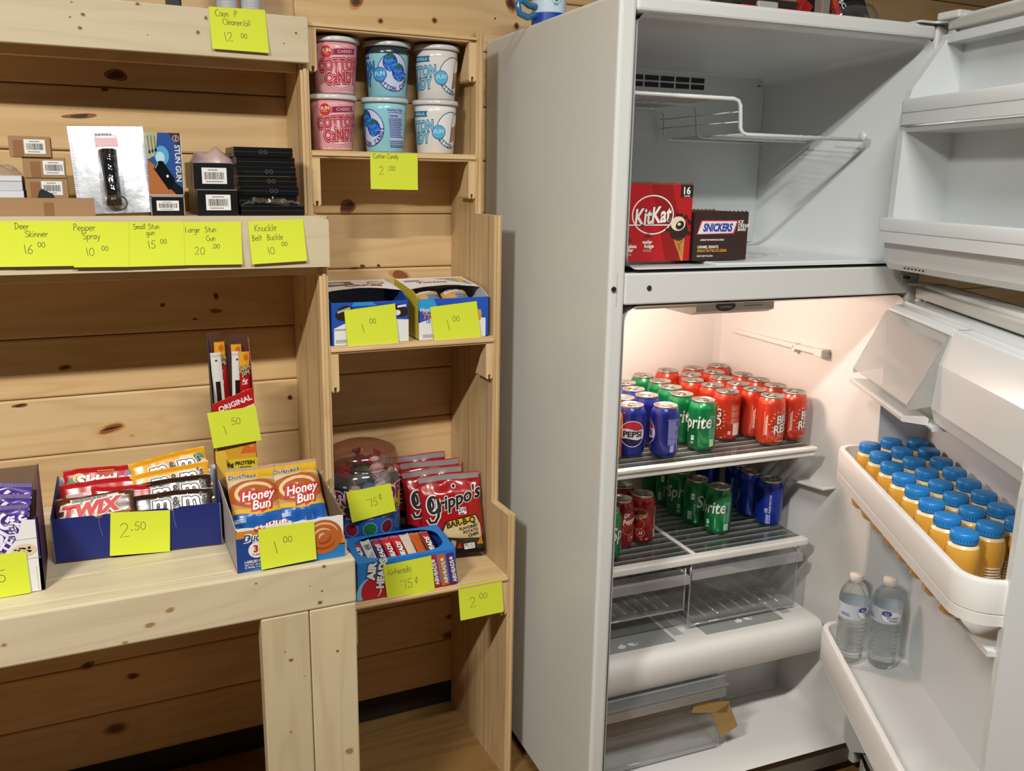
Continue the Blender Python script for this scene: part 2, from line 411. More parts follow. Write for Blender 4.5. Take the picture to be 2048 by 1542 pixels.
# ================================================================ shelving unit
t = thing('shelving_unit', 'stepped pine shelving unit built of tongue and groove boards against the wall', 'shelving', (.3, 1.95, 0))
STEP = ((0, .682, 1.735), (.682, 1.352, 1.83), (1.352, 1.747, 1.94))
for x0, x1 in ((.434, .452), (.828, .846)):
    b = MB(); pl = [(WY - .001, 0)]
    for z0, z1, yf in STEP: pl += [(yf, z0), (yf, z1)]
    pl.append((WY - .001, 1.747))
    b.prism(pl, 'x', x0, x1, W_shelfz, pid=.2 + x0)
    xm = (x0 + x1) / 2
    for z0, z1, yf in STEP: b.box(xm - .0032, yf - .005, z0, xm + .0032, yf + .002, z1, W_shelfz, pid=.7)
    for yy in (1.86, 1.97): b.box(x0 - .0004, yy, .0, x0, yy + .0016, 1.745 if yy > 1.94 else 1.35, mat('#6b4a25', .8))
    under(b, 'side_panel', t, bevel=.0012)
for zt, yf in ((1.741, 1.938), (1.484, 1.938), (1.081, 1.828), (.535, 1.733)):
    b = MB(); b.box(.4523, yf, zt - .016, .8277, WY - .001, zt, W_shelfx, pid=zt)
    b.box(.4523, yf - .004, zt - .0112, .8277, yf + .002, zt - .0048, W_shelfx, pid=zt + .1)
    under(b, 'shelf_board', t, bevel=.0012)
    zu = zt - .016
    for x0, s in ((.4525, 1), (.8105, -1)):
        w = .017; h = .083 if not (zt == 1.484 and s == 1) else .1; xm = x0 + w / 2
        b = MB(); b.prism([(x0, zu), (x0, zu - h + .004), (x0 + .004, zu - h), (xm - .0028, zu - h), (xm - .0028, zu - h + .011), (xm + .0028, zu - h + .011), (xm + .0028, zu - h), (x0 + w - .004, zu - h), (x0 + w, zu - h + .004), (x0 + w, zu)], 'y', yf + .001, yf + .062, W_shelfz, pid=zt + x0)
        b.V = [(v[0], yf + .014 if v[1] > yf + .03 and v[2] > zu - .002 else v[1], v[2]) for v in b.V]
        under(b, 'bracket', t, bevel=.0008)
# left bays: shelf boards with a front lip
b = MB(); b.box(-1.5, 1.94, 1.660, .4335, WY - .001, 1.678, W_shelfx, pid=.37); under(b, 'shelf_board', t, bevel=.001)
b = MB(); b.box(-1.5, 1.83, 1.334, .4335, WY - .001, 1.352, W_shelfx, pid=.57); under(b, 'shelf_board', t, bevel=.001)
b = MB(); b.box(-1.5, 1.918, 1.655, .449, 1.9355, 1.743, W_lumx, pid=.52); [knot(b, x, y, rx, ry, 1.918, 0, 1) for x, y, rx, ry in ((166, 29, 5, 3.5), (140, 34, 2.5, 2), (160, 56, 5, 3.5), (396, 65, 4, 4), (412, 36, 3.5, 4), (592, 66, 2.6, 2.6), (275, 8, 5, 3), (143, 4, 2.5, 1.5), (295, 70, 1.5, 1.2), (568, 87, 1.5, 1.2))]; under(b, 'lip_board', t, bevel=.002)
b = MB(); b.prism([(-1.5, 1.2515), (.451, 1.2515), (.451, 1.343), (.447, 1.347), (.42, 1.353), (-1.5, 1.353)], 'y', 1.806, 1.8245, W_lumx, pid=.93); under(b, 'lip_board', t, bevel=.002)
b = MB(); b.box(-1.5, 1.8305, 1.234, .4335, 1.849, 1.3338, W_shelfx, pid=.77); under(b, 'cleat', t, bevel=.001)
b = MB(); b.box(-1.5, 1.962, 1.640, .4335, 1.980, 1.6598, W_shelfx, pid=.47); under(b, 'cleat', t, bevel=.001)

# ================================================================ price notes
def E_(cx, cy, rx, ry, a0=0, a1=360, n=12): return ellpts(cx, cy, rx, ry, a0, a1, n)
GL = {
 '0': ([E_(.4, .5, .32, .45, 100, 460)], .85), '1': ([[(.25, 1), (.45, 0)]], .55), '.': ([E_(.15, .04, .05, .05)], .35),
 '2': ([[(.1, .8)] + E_(.4, .75, .28, .24, 150, -40) + [(.1, .02), (.8, .1)]], .9),
 '5': ([[(.75, 1), (.3, .95), (.2, .55)] + E_(.42, .3, .3, .28, 120, -150)], .85), '6': ([[(.6, 1), (.25, .6)] + E_(.42, .26, .27, .26, 160, 520)], .8),
 '7': ([[(.0, .9), (.75, 1), (.6, 0)]], .8), 'c|': ([E_(.35, .5, .28, .3, 50, 310), [(.42, 1.05), (.3, -.05)]], .7), '/': ([[(.5, 1), (.05, -.1)]], .5), '$': ([], .5), ' ': ([], .5),
 'C': ([E_(.5, .5, .42, .5, 55, 300)], .85), 'o': ([E_(.3, .28, .26, .28)], .62), 'n': ([[(.08, .6), (.1, 0)], [(.1, .35)] + E_(.32, .33, .2, .24, 160, 0, 6) + [(.54, 0)]], .66),
 'P': ([[(.15, 1), (.12, 0)], E_(.2, .74, .38, .26, 100, -100, 8)], .7), 'l': ([[(.15, 1), (.12, 0), (.2, 0)]], .3), 'e': ([[(.06, .3), (.55, .36)] + E_(.3, .3, .26, .28, 10, 320)], .62),
 'a': ([E_(.3, .28, .25, .27, 40, 400), [(.55, .58), (.55, .0), (.62, .04)]], .7), 'r': ([[(.1, .6), (.12, 0)], [(.12, .35)] + E_(.32, .36, .2, .2, 150, 40, 5)], .5), 'i': ([[(.12, .55), (.12, 0)], E_(.12, .8, .03, .03)], .28),
 'D': ([[(.15, 1), (.15, 0)], [(.0, .98)] + E_(.15, .5, .55, .48, 85, -90, 10)], .85), 'S': ([E_(.4, .75, .28, .22, 30, 260, 8) + E_(.4, .26, .3, .26, 90, -150, 8)], .8), 's': ([E_(.28, .44, .18, .14, 30, 260, 7) + E_(.28, .15, .2, .15, 90, -150, 7)], .55),
 'k': ([[(.12, 1), (.1, 0)], [(.5, .6), (.12, .28), (.55, 0)]], .6), 'K': ([[(.12, 1), (.1, 0)], [(.6, 1), (.12, .45), (.65, 0)]], .7), 'p': ([[(.1, .58), (.08, -.4)], E_(.3, .3, .24, .27, 160, -170)], .64), 'y': ([[(.05, .58), (.28, .1)], [(.52, .58), (.2, -.4), (.02, -.35)]], .58),
 'm': ([[(.06, .58), (.06, 0)], [(.06, .35)] + E_(.2, .35, .14, .2, 170, 0, 5) + [(.34, 0)], [(.34, .35)] + E_(.48, .35, .14, .2, 170, 0, 5) + [(.62, 0)]], .75), 't': ([[(.22, .9), (.2, .05), (.32, 0)], [(.02, .6), (.42, .62)]], .48),
 'g': ([E_(.3, .3, .24, .27, 40, 400), [(.54, .56), (.52, -.3), (.25, -.42), (.08, -.3)]], .66), 'u': ([[(.08, .58), (.1, .1), (.28, .0), (.48, .15), (.5, .58), (.52, 0)]], .64), 'L': ([[(.15, 1), (.1, .03), (.6, .06)]], .68),
 'G': ([E_(.5, .5, .42, .5, 50, 330) + [(.9, .42), (.6, .42)]], .95), 'h': ([[(.12, 1), (.1, 0)], [(.1, .35)] + E_(.32, .33, .2, .24, 160, 0, 6) + [(.54, 0)]], .64), 'c': ([E_(.3, .28, .25, .28, 50, 310)], .55), 'B': ([[(.12, 1), (.12, 0)], E_(.15, .76, .4, .23, 90, -90, 7), E_(.15, .27, .46, .26, 90, -90, 7)], .72),
 'A': ([[(.02, 0), (.32, 1), (.62, 0)], [(.12, .38), (.52, .4)]], .72), 'd': ([E_(.28, .28, .24, .27, 40, 400), [(.53, 1), (.54, 0)]], .68), 'O': ([E_(.42, .5, .36, .48, 90, 450)], .88), 'N': ([[(.1, 0), (.1, 1), (.6, 0), (.6, 1)]], .75),
}
def hand(t, x, y, h, w=.012, jig=.03, sl=.0):
    """handwriting as thin ribbons; (x, y) is the left end of its baseline, in note heights"""
    out = []; r = random.Random(t)
    toks = []; i = 0
    while i < len(t):
        if t[i:i + 2] == 'c|': toks.append('c|'); i += 2
        else: toks.append(t[i]); i += 1
    for c in toks:
        st, ad = GL[c]; dy = r.uniform(-jig, jig) * h
        for s in st: out.append(stroke([(x + (p[0] + p[1] * sl) * h * .8, y + dy + p[1] * h) for p in s], w))
        x += ad * h * .8
    return join(*out) if out else ([], [])
NOTE = mat('#d3e034', .75); NOTEW = mat('#cfdb36', .75); INK = mat('#4b4d2c', .7)
def note(label, cor, Y, writing, curl=.006, group='yellow price notes'):
    """paper note stuck by its top edge; cor = picture corners TL, TR, BR, BL on the upright plane it is stuck to"""
    if callable(Y): P = [Y(*c) for c in cor]
    else: P = [onY(*c, Y) for c in cor]
    w = ((P[1] - P[0]).length + (P[2] - P[3]).length) / 2; h = ((P[3] - P[0]).length + (P[2] - P[1]).length) / 2
    nrm = (P[1] - P[0]).cross(P[0] - P[3]).normalized()
    if nrm.y > 0: nrm = -nrm
    base = P[3] * .5 + P[2] * .5
    def fn(s, q, lay=0):   # s 0..w, q 0..h from the bottom
        a = s / w; c = q / h
        p = (P[3] * (1 - a) + P[2] * a) * (1 - c) + (P[0] * (1 - a) + P[1] * a) * c
        return p + nrm * (.0008 + curl * (1 - c) ** 2 + lay * .0003) - base
    b = MB(); b.grid(lambda i, j: fn(i * w, j * h), 4, 10, NOTE); b.grid(lambda i, j: fn(i * w, j * h) - nrm * .0004, 4, 10, NOTEW)
    k = h
    for wr in writing:
        tx, x, y, hh = wr[:4]
        b.decal(hand(tx, x * w, y * h, hh * h, .0009), lambda s, q, l: fn(s, q, 1), 0, INK, dt=.01)
    o = b.build('price_note', None, loc=base)
    return tag(o, label, 'note', group)
LY = 1.805
note('yellow note priced 12.00 on the top shelf lip, for cleaner and oil', [(417, 13), (530, 20), (537, 107), (424, 98)], 1.917, [('Coon  P', .1, .79, .15), ('Cleaner/oil', .22, .6, .14), ('12', .2, .2, .22), ('00', .52, .3, .12)])
note('cropped yellow note at the left end of the middle shelf lip', [(-62, 442), (26, 442), (26, 533), (-60, 534)], LY, [])
note('yellow deer skinner note priced 16.00 on the middle shelf lip', [(23, 442), (149, 442), (149, 531), (25, 533)], LY - .0008, [('Deer', .04, .82, .14), ('Skinner', .2, .65, .14), ('16', .16, .28, .2), ('00', .4, .42, .12)])
note('yellow pepper spray note priced 10.00 on the middle shelf lip', [(143, 443), (258, 444), (258, 533), (148, 534)], LY - .0016, [('Pepper', .02, .8, .15), ('Spray', .17, .62, .14), ('10', .2, .24, .19), ('00', .5, .36, .11)])
note('yellow small stun gun note priced 15.00 on the middle shelf lip', [(253, 444), (367, 443), (369, 530), (257, 533)], LY - .0008, [('Small Stun', .1, .84, .12), ('gun', .33, .7, .12), ('15', .33, .4, .18), ('00', .57, .5, .11)])
note('yellow large stun gun note priced 20.00 on the middle shelf lip', [(362, 444), (482, 443), (484, 528), (364, 530)], LY, [('Large  Stun', .06, .76, .13), ('Gun', .4, .56, .12), ('20', .2, .24, .18), ('.00', .5, .38, .11)])
note('yellow belt buckle note priced 10.00 at the right end of the shelf lip', [(496, 443), (606, 438), (613, 521), (503, 528)], LY, [('Knuckle', .1, .76, .16), ('Belt  Buckle', .04, .54, .14), ('10', .28, .2, .18), ('00', .56, .38, .11)])
note('yellow cotton candy note priced 2.00 hanging below the tubs', [(740, 306), (835, 308), (835, 380), (741, 378)], 1.932, [('Cotton Candy', .06, .86, .12), ('2', .17, .4, .24), ('.00', .36, .52, .14)], curl=.002)
# ================================================================ refrigerator
WH = mat('#d3d5d1', .38, bump=.05, bs=900); LIN = mat('#d3d7d7', .28, coat=.15); LINW = mat('#dad9d5', .3, coat=.15); GRAYP = mat('#c9ccca', .35)
GASK = mat('#b9b9b1', .6); DARK = mat('#1d1c1a', .6); SCREW = mat('#4a4a48', .3, metal=1); WIRE = mat('#dcdfdd', .3)
FRI = thing('refrigerator', 'white top freezer refrigerator standing with both doors open beside the shelving', 'refrigerator', FM.translation, FA)
RD = .66; RT = 1.752; RB = .035
def rr(x0, x1, z0, z1, y, r, n=5):   # ring of a rounded opening
    out = []
    for cx, cz, a in ((x1 - r, z1 - r, 0), (x0 + r, z1 - r, 90), (x0 + r, z0 + r, 180), (x1 - r, z0 + r, 270)):
        out += [(cx + r * cos(rad(a + 90 * i / n)), y, cz + r * sin(rad(a + 90 * i / n))) for i in range(n + 1)]
    return out
b = MB()
b.box(0, 0, RB, .034, RD, RT, WH); b.box(FW - .033, 0, RB, FW, RD, RT, WH); b.box(.034, .002, 1.722, FW - .033, RD, RT, WH)
b.box(.034, .625, RB, FW - .033, RD, 1.722, WH)
b.build('cabinet', FRI, bevel=.007, seg=3)
b = MB(); b.box(.0335, -.0015, 1.203, FW - .0335, .05, 1.262, WH); b.box(.0335, .03, 1.206, FW - .0335, .62, 1.2585, GRAYP)
m_ = b.build('center_rail', FRI, bevel=.003)
for x in (.009, .085): bb = MB(); bb.lathe([(.0045, 0), (.0052, .002), (.004, .004)], SCREW, 14, cap=True); o = bb.build('screw', FRI, loc=(x, -.0005, 1.234), rot=(pi / 2, 0, 0))
# seam on the frame, hinge brackets
b = MB(); b.box(.016, -.0006, 1.200, .0165, .004, 1.264, mat('#8d8f8c', .6)); b.build('frame_seam', FRI)
b = MB(); b.prism([(FW - .085, -.004), (FW - .045, -.004), (FW - .02, -.05), (FW - .0, -.05), (FW - .0, .05), (FW - .085, .05)], 'z', 1.7525, 1.7565, WH); b.box(FW - .045, -.06, 1.7565, FW - .002, -.005, 1.772, WH)
b.build('top_hinge', FRI, bevel=.004)
b = MB(); b.box(FW - .06, -.006, 1.225, FW - .015, -.0016, 1.245, WH); b.prism([(FW - .05, -.004), (FW - .05, -.012), (FW - .02, -.055), (FW + .012, -.055), (FW + .012, -.004)], 'z', 1.222, 1.227, mat('#b9b5ad', .4)); b.lathe([(.007, 0), (.007, .006)], SCREW, 14, c=(FW - .052, -.012, 1.236))
b.build('middle_hinge', FRI, bevel=.001)
# freezer compartment
b = MB(); A = (.0365, FW - .036, 1.269, 1.722)
def at_(d): return (A[0] + .02 * d, A[1] - .075 * d, A[2] + .008 * d, A[3] - .04 * d)
rings = [rr(*A, 0, .022), rr(A[0] + .001, A[1] - .004, A[2] + .003, A[3] - .006, .008, .022)]
for d in (.1, .4, .7, .95): rings.append(rr(*at_(d), .45 * d, .025))
e = at_(1); rings += [rr(e[0] + .008, e[1] - .008, e[2] + .008, e[3] - .008, .447, .025), rr(e[0] + .03, e[1] - .03, e[2] + .03, e[3] - .03, .452, .02)]
b.loft(rings, LIN, cap1=True)
b.build('freezer_liner', FRI)
b = MB(); b.prism([(.063, 1.285), (.645, 1.285), (.648, 1.30), (.648, 1.66), (.63, 1.682), (.063, 1.682)], 'y', .436, .447, LIN)
for z in (1.646, 1.661):
    for i in range(9): b.box(.10 + i * .042, .4345, z, .137 + i * .042, .4362, z + .011, DARK)
b.lathe([(.004, 0), (.004, .002)], SCREW, 10, c=(.632, .434, 1.662)); b.build('evaporator_cover', FRI, bevel=.003)
b = MB()
for i in range(6): b.box(.36 + i * .03, .16, at_(.1)[2] + .0015, .375 + i * .03, .40, at_(.1)[2] + .0075, LIN)
b.box(.25, .02, at_(.1)[2], .64, .40, at_(.1)[2] + .006, LIN)
b.build('freezer_floor_grille', FRI, bevel=.002)
b = MB()
for y, r in ((.12, .0042), (.28, .003), (.415, .003)):
    xr = .695 - y * .13
    b.tube([(.06, y, 1.597), (.335, y, 1.597), (.346, y, 1.594), (.352, y, 1.585), (.356, y, 1.54), (.361, y, 1.532), (.372, y, 1.528), (xr, y, 1.527)], r, WIRE, 8)
for i in range(11): b.tube([(.08 + i * .025, .118, 1.6), (.08 + i * .025, .43, 1.6)], .0016, WIRE, 6)
for i in range(12): b.tube([(.385 + i * .025, .118, 1.5305), (.385 + i * .025, .43 if .385 + i * .025 < .66 else .2, 1.5305)], .0016, WIRE, 6)
for z in (1.553, 1.573): b.tube([(.354, .12, z), (.354, .43, z)], .0014, WIRE, 6)
b.build('wire_rack', FRI)
b = MB(); b.lathe([(.009, 0), (.011, .006), (.007, .009), (.0, .009)], LIN, 16); b.build('rack_socket', FRI, loc=(.684, .12, 1.534), rot=(0, -pi / 2, 0))

# fresh food compartment
b = MB(); A2 = (.036, FW - .036, .105, 1.2)
def af(d): return (A2[0] + .022 * d, A2[1] - .03 * d, A2[2] + .01 * d, A2[3] - .012 * d)
rings = [rr(*A2, 0, .03), rr(A2[0] + .002, A2[1] - .004, A2[2] + .003, A2[3] - .004, .01, .03)]
for d in (.1, .4, .7, .95): rings.append(rr(*af(d), .605 * d, .03))
e = af(1); rings += [rr(e[0] + .01, e[1] - .01, e[2] + .01, e[3] - .01, .602, .03), rr(e[0] + .03, e[1] - .03, e[2] + .03, e[3] - .03, .608, .03)]
b.loft(rings, LINW, cap1=True)
# raised step over the compressor at the back of the floor
hp = [(.61, .11), (.25, .11)] + [(.25 + .03 * sin(rad(a)), .14 - .03 * cos(rad(a))) for a in (20, 45, 70, 90)] + [(.30 - .02 * cos(rad(a)), .235 + .02 * sin(rad(a))) for a in (0, 30, 60, 90)] + [(.61, .26)]
b.prism(hp, 'x', .045, .72, LINW, smooth=True)
# moulded shelf rests on the side walls
for z, y0, y1 in ((1.035, .2, .56),):
    b.box(.696, y0, z - .008, .725, y1, z + .004, LINW); b.box(.694, y0, z - .012, .725, y0 + .03, z + .008, LINW); b.box(.696, .3, z - .016, .725, .312, z + .006, LINW)
b.box(.685, .14, .70, .725, .26, .708, LINW, rot=(-.12, 0, 0))
b.build('food_liner', FRI, bevel=.003)
b = MB(); b.box(.034, .015, RB, FW - .034, .06, .104, mat('#6d675c', .5)); b.build('base_grille', FRI, bevel=.003)
b = MB(); b.prism([(.03, 1.2045), (.03, 1.178), (.05, 1.170), (.2, 1.170), (.22, 1.2045)], 'x', .215, .405, mat('#c8c4ba', .4)); b.prism([(.03, 1.2045), (.035, 1.188), (.2, 1.182), (.22, 1.2045)], 'x', .08, .215, LINW)
cf = lambda s, q, l: (s, .0297 - l * .0003, q)
b.decal(ell(.285, 1.188, .024, .0105), cf, 1, mat('#3a3733', .5)); b.decal(txt('CONTROL', .0042, .02), cf, 2, mat('#c8c4ba')) if 0 else b.decal(xf(txt('CONTROL', .0042, .02), .285, 1.186), cf, 2, mat('#c8c4ba', .5))
b.decal(xf(txt('1 2 3 4 5', .003, .01), .30, 1.174 + .001), cf, 2, mat('#3a3733', .5))
b.decal(lines(.355, 1.19, .05, .012, 2, .3, 5), cf, 1, mat('#6a665e', .5))
b.build('control_box', FRI, bevel=.002)

# shelves
SZ = .815; LZ = .575
GL_S = clear('#c2c7c2', .07, .12, .04); RIM = mat('#dcdcd8', .25, coat=.3); RIB = clear('#e8ecec', .3, .2, .3)
b = MB(); b.box(.055, .168, SZ - .006, .660, .60, SZ - .001, GL_S); gs = b.build('cooler_shelf', FRI)
b = MB()
for i in range(13): b.box(.057, .1965 + i * .03, SZ - .0068, .66, .1992 + i * .03, SZ - .0002, RIB)
b.build('glass_rib', gs)
b = MB(); b.box(0.05, .152, SZ - .0075, .668, .170, SZ + .0015, RIM); b.box(0.05, .158, SZ - .022, .668, .168, SZ - .009, RIM); b.box(.660, .16, SZ - .022, .668, .60, SZ - .006, RIM); b.box(.05, .16, SZ - .022, .058, .60, SZ - .006, RIM)
b.build('shelf_rim', gs, bevel=.0025)
b = MB(); b.box(.055, .185, LZ - .006, .672, .60, LZ - .001, GL_S); gs = b.build('crisper_cover', FRI)
b = MB()
for i in range(13): b.box(.057, .206 + i * .029, LZ - .0068, .67, .2082 + i * .029, LZ - .0002, RIB)
b.build('glass_rib', gs)
b = MB(); b.box(.045, .163, LZ - .016, .678, .188, LZ + .002, LINW); b.box(.352, .186, LZ - .012, .366, .60, LZ + .001, LINW); b.build('shelf_rim', gs, bevel=.004)
# tray below the crispers with its thick white front
b = MB()
prof = [(.175, .386), (.125, .386), (.112, .3845), (.102, .379), (.0955, .370), (.092, .357), (.0915, .342), (.0935, .325), (.098, .311), (.1045, .301), (.113, .2955), (.124, .294), (.13, .294), (.13, .376), (.175, .376)]
b.prism(prof, 'x', .045, .686, LINW, smooth=True); b.box(.045, .17, .376, .69, .60, .3855, LINW)
t_ = b.build('drawer_tray', FRI, bevel=.003)
b = MB(); dk = mat('#8f928e', .3)
for x0, x1 in ((.06, .29), (.375, .60)): b.box(x0, .138, .3856, x1, .46, .3866, dk)
for x0 in (.30, .615): b.box(x0, .16, .3857, x0 + .025, .40, .3867, mat('#a3a6a3', .35)); b.box(x0 + .03, .19, .3857, x0 + .05, .40, .3867, mat('#b7bab7', .35))
icn = mat('#d6d9d6', .5)
tf = lambda s, q, l: (s, q, .3867 + l * .0002)
for x, y in ((.17, .158), (.50, .168)):
    b.decal(ell(x - .012, y, .011, .008, 14, 20), tf, 1, icn); b.decal(ell(x + .016, y + .002, .012, .007, 12, -15), tf, 1, icn); b.decal(stroke([(x - .01, y + .008), (x - .006, y + .014)], .003), tf, 1, icn); b.decal(ell(x + .026, y + .004, .005, .004, 8), tf, 1, icn)
b.build('tray_panel', t_)
# clear drawers
CLR = clear('#fafafa', .03, .06, .02); CLE = clear('#e2e4e6', .22, .08, .2)
def drawer(name, x0, x1, z0, z1, y0, y1, ribs=True, lipz=.018):
    b = MB(); w = .0025
    b.box(x0, y0, z0, x1, y0 + w, z1, CLR); b.box(x0, y1 - w, z0, x1, y1, z1 - .03, CLR)
    b.box(x0, y0 + w, z0, x0 + w, y1 - w, z1 - .012, CLR); b.box(x1 - w, y0 + w, z0, x1, y1 - w, z1 - .012, CLR); b.box(x0, y0 + w, z0, x1, y1, z0 + w, CLR)
    d = b.build(name, FRI)
    b = MB(); b.box(x0 - .004, y0 - .012, z1 - lipz, x1 + .004, y0 + .0005, z1 - lipz + .004, CLE); b.box(x0 - .004, y0 - .014, z1 - lipz - .016, x1 + .004, y0 - .011, z1 - lipz + .004, CLE)
    b.tube([(x0, y0, z0 + .001), (x1, y0, z0 + .001)], .0022, CLE, 6); b.tube([(x0, y0, z0), (x0, y0, z1)], .002, CLE, 6); b.tube([(x1, y0, z0), (x1, y0, z1)], .002, CLE, 6)
    b.tube([(x1, y0, z1 - .012), (x1, y1, z1 - .012)], .0022, CLE, 6); b.tube([(x0, y0, z1 - .012), (x0, y1, z1 - .012)], .0022, CLE, 6)
    b.build('drawer_lip', d)
    if ribs:
        b = MB()
        for i in range(8):
            x = x0 + .03 + i * (x1 - x0 - .06) / 7
            b.tube([(x, y0 + .02, z0 + .004), (x, y1 - .02, z0 + .004)], .0022, CLE, 6)
        b.build('floor_rib', d)
drawer('crisper_drawer', .06, .318, .452, .556, .158, .46)
drawer('crisper_drawer', .342, .655, .398, .556, .172, .48)
drawer('meat_drawer', .06, .388, .128, .288, .085, .24, False, .012)
b = MB(); b.box(.06, .07, .285, .40, .24, .2895, clear('#e2e4e6', .15, .1, .08)); b.box(.05, .1, .2897, .41, .104, .2937, CLE); b.build('meat_drawer_cover', FRI, bevel=.001)
b = MB(); tape = clear('#c4a468', .05, .3, .6)
b.box(.31, .0805, .218, .41, .0825, .246, tape, rot=(0, .22, 0)); b.box(.378, .0805, .150, .428, .0825, .225, tape, rot=(0, -.42, 0)); b.build('tape_strip', FRI)

# ---------------------------------------------------------------- doors
def dpanel(D, z0, z1, name, hollow=False):
    b = MB(T=D); b.box(-.012, -.046, z0, .748, -.03 if hollow else .008, z1, WH)
    if hollow: b.box(-.012, -.046, z0, .03, .008, z1, WH); b.box(.715, -.046, z0, .748, .008, z1, WH); b.box(.03, -.046, z0, .715, .008, z0 + .036, WH); b.box(.03, -.046, z1 - .03, .715, .008, z1, WH)
    o = b.build(name, FRI, bevel=.006, seg=3)
    b = MB(T=D)
    for u0, u1, a, c in ((0, .738, z0 + .008, z0 + .03), (0, .738, z1 - .03, z1 - .008), (0, .022, z0 + .03, z1 - .03), (.716, .738, z0 + .03, z1 - .03)): b.box(u0, .008, a, u1, .02, c, GASK)
    b.build('gasket', o, bevel=.004)
    return o
def wall(b, D, u0, u1, prof, m): b.prism(prof, 'x', u0, u1, m)
FD = dpanel(DA, 1.243, 1.766, 'freezer_door')
b = MB(T=DA)
pr_ = [(.006, 1.262), (.11, 1.262), (.122, 1.278), (.126, 1.31), (.122, 1.56), (.114, 1.615), (.064, 1.69), (.05, 1.712), (.02, 1.722), (.006, 1.722)]
wall(b, DA, .03, .048, pr_, LIN); wall(b, DA, .69, .708, pr_, LIN)
b.box(.03, .006, 1.705, .708, .05, 1.722, LIN); b.box(.03, .006, 1.262, .708, .012, 1.722, LIN)
b.box(.048, .01, 1.535, .69, .118, 1.545, LIN); b.box(.048, .01, 1.308, .69, .13, 1.318, LIN); b.prism([(.006, 1.262), (.11, 1.262), (.122, 1.275), (.126, 1.308), (.006, 1.308)], 'x', .046, .692, LIN)
for z in (1.664, 1.648, 1.632): b.box(.3, .0118, z, .303, .0128, z + .003, DARK)
for i in range(6): b.box(.10 + i * .012, .1195, 1.268 + .0, .103 + i * .012, .1225, 1.271, DARK)
b.build('door_liner', FD, bevel=.004, seg=3)
def rail(D, u0, u1, v, z0, z1, name, par, rc=.04, th=.011, m=LIN, groove=.55):
    """front wall of a door shelf, returning to the door at both ends"""
    path = [(u0, .012)] + [(u0 + rc - rc * cos(rad(a)), v - rc + rc * sin(rad(a))) for a in range(0, 91, 15)] + [(u1 - rc + rc * sin(rad(a)), v - rc + rc * cos(rad(a))) for a in range(0, 91, 15)] + [(u1, .012)]
    n = len(path); nr = []
    for i, p in enumerate(path):
        a = path[max(0, i - 1)]; c = path[min(n - 1, i + 1)]; l = math.hypot(c[0] - a[0], c[1] - a[1]); nr.append((-(c[1] - a[1]) / l, (c[0] - a[0]) / l))
    zg = z0 + (z1 - z0) * (1 - groove)
    sec = [(.0, z0), (0, zg - .0012), (-.002, zg - .0006), (-.002, zg + .0006), (.0, zg + .0012), (.0015, z1 - .006), (-.001, z1 - .001), (-.005, z1), (-th + .001, z1 - .001), (-th, z1 - .005), (-th, z0)]
    rings = [[(p[0] + q[0] * o, p[1] + q[1] * o, z) for o, z in sec] for p, q in zip(path, nr)]
    b = MB(T=D); b.loft(rings, m, cap0=True, cap1=True, smooth=True); o = b.build(name, par, fix=True)
    md = o.modifiers.new('split', 'EDGE_SPLIT'); md.split_angle = rad(40)
    return o
rail(DA, .036, .70, .128, 1.548, 1.598, 'door_bin', FD, rc=.012)
rail(DA, .030, .71, .147, 1.318, 1.367, 'door_bin', FD, rc=.012)

GD = dpanel(DB, .075, 1.226, 'food_door', True)
b = MB(T=DB)
b.box(.03, -.036, .11, .72, -.0275, 1.2, LIN)
pr_ = [(-.03, .11), (.075, .11), (.09, .14), (.093, .45), (.098, .6), (.1, .85), (.1, 1.0), (.086, 1.165), (.05, 1.188), (-.03, 1.192)]
b.box(.03, -.03, 1.172, .72, .05, 1.192, LIN)
wall(b, DB, .024, .04, [(-.03, .11), (.06, .11), (.075, .14), (.085, .40), (.07, .6), (.075, .85), (.086, 1.165), (.05, 1.188), (-.03, 1.192)], LIN); wall(b, DB, .712, .728, pr_, LIN)
# shelf floors
b.box(.035, -.028, .744, .715, .112, .753, LIN); b.box(.035, -.028, .36, .715, .15, .378, LIN)
b.prism([(.15, .36), (.15, .375), (.06, .36), (.05, .2), (-.028, .13), (-.028, .36)], 'x', .04, .712, LIN)
for i, (u, z) in enumerate(((.40, .985), (.40, .972), (.43, .978), (.43, .964))): b.box(u, -.0277, z, u + .003, -.0267, z + .003, DARK)
b.build('door_liner', GD, bevel=.006, seg=3)
rail(DB, .014, .722, .162, .797, .868, 'door_bin', GD, rc=.05, th=.013, m=LINW, groove=.74)
rail(DB, .014, .722, .158, .36, .438, 'door_bin', GD, rc=.05, th=.013, m=LINW, groove=1.0)
b = MB(T=DB)
b.prism([(-.028, 1.02), (.09, 1.010), (.1, 1.04), (.096, 1.12), (.078, 1.184), (-.028, 1.184)], 'x', .365, .712, LIN)
b.prism([(-.006, 1.168), (.08, 1.168), (.083, 1.176), (.07, 1.184), (-.006, 1.184)], 'x', .03, .37, LIN)
b.prism([(-.006, 1.005), (.10, 1.0), (.10, 1.01), (-.006, 1.015)], 'x', .03, .38, LIN)
b.build('dairy_housing', GD, bevel=.016, seg=6)
b = MB(T=DB); FLAP = clear('#e9e9e6', .16, .08, .22)
tp = [(.086, 1.172), (.094, 1.16), (.122, 1.09), (.144, 1.045), (.142, 1.042), (.119, 1.088), (.090, 1.158), (.084, 1.168)]
b.prism(tp, 'x', .034, .366, FLAP)
for u in (.034, .363): b.prism([(.086, 1.172), (.144, 1.044), (.143, 1.034), (.02, 1.06), (.02, 1.17)], 'x', u, u + .003, FLAP)
fl = b.build('dairy_lid', GD)
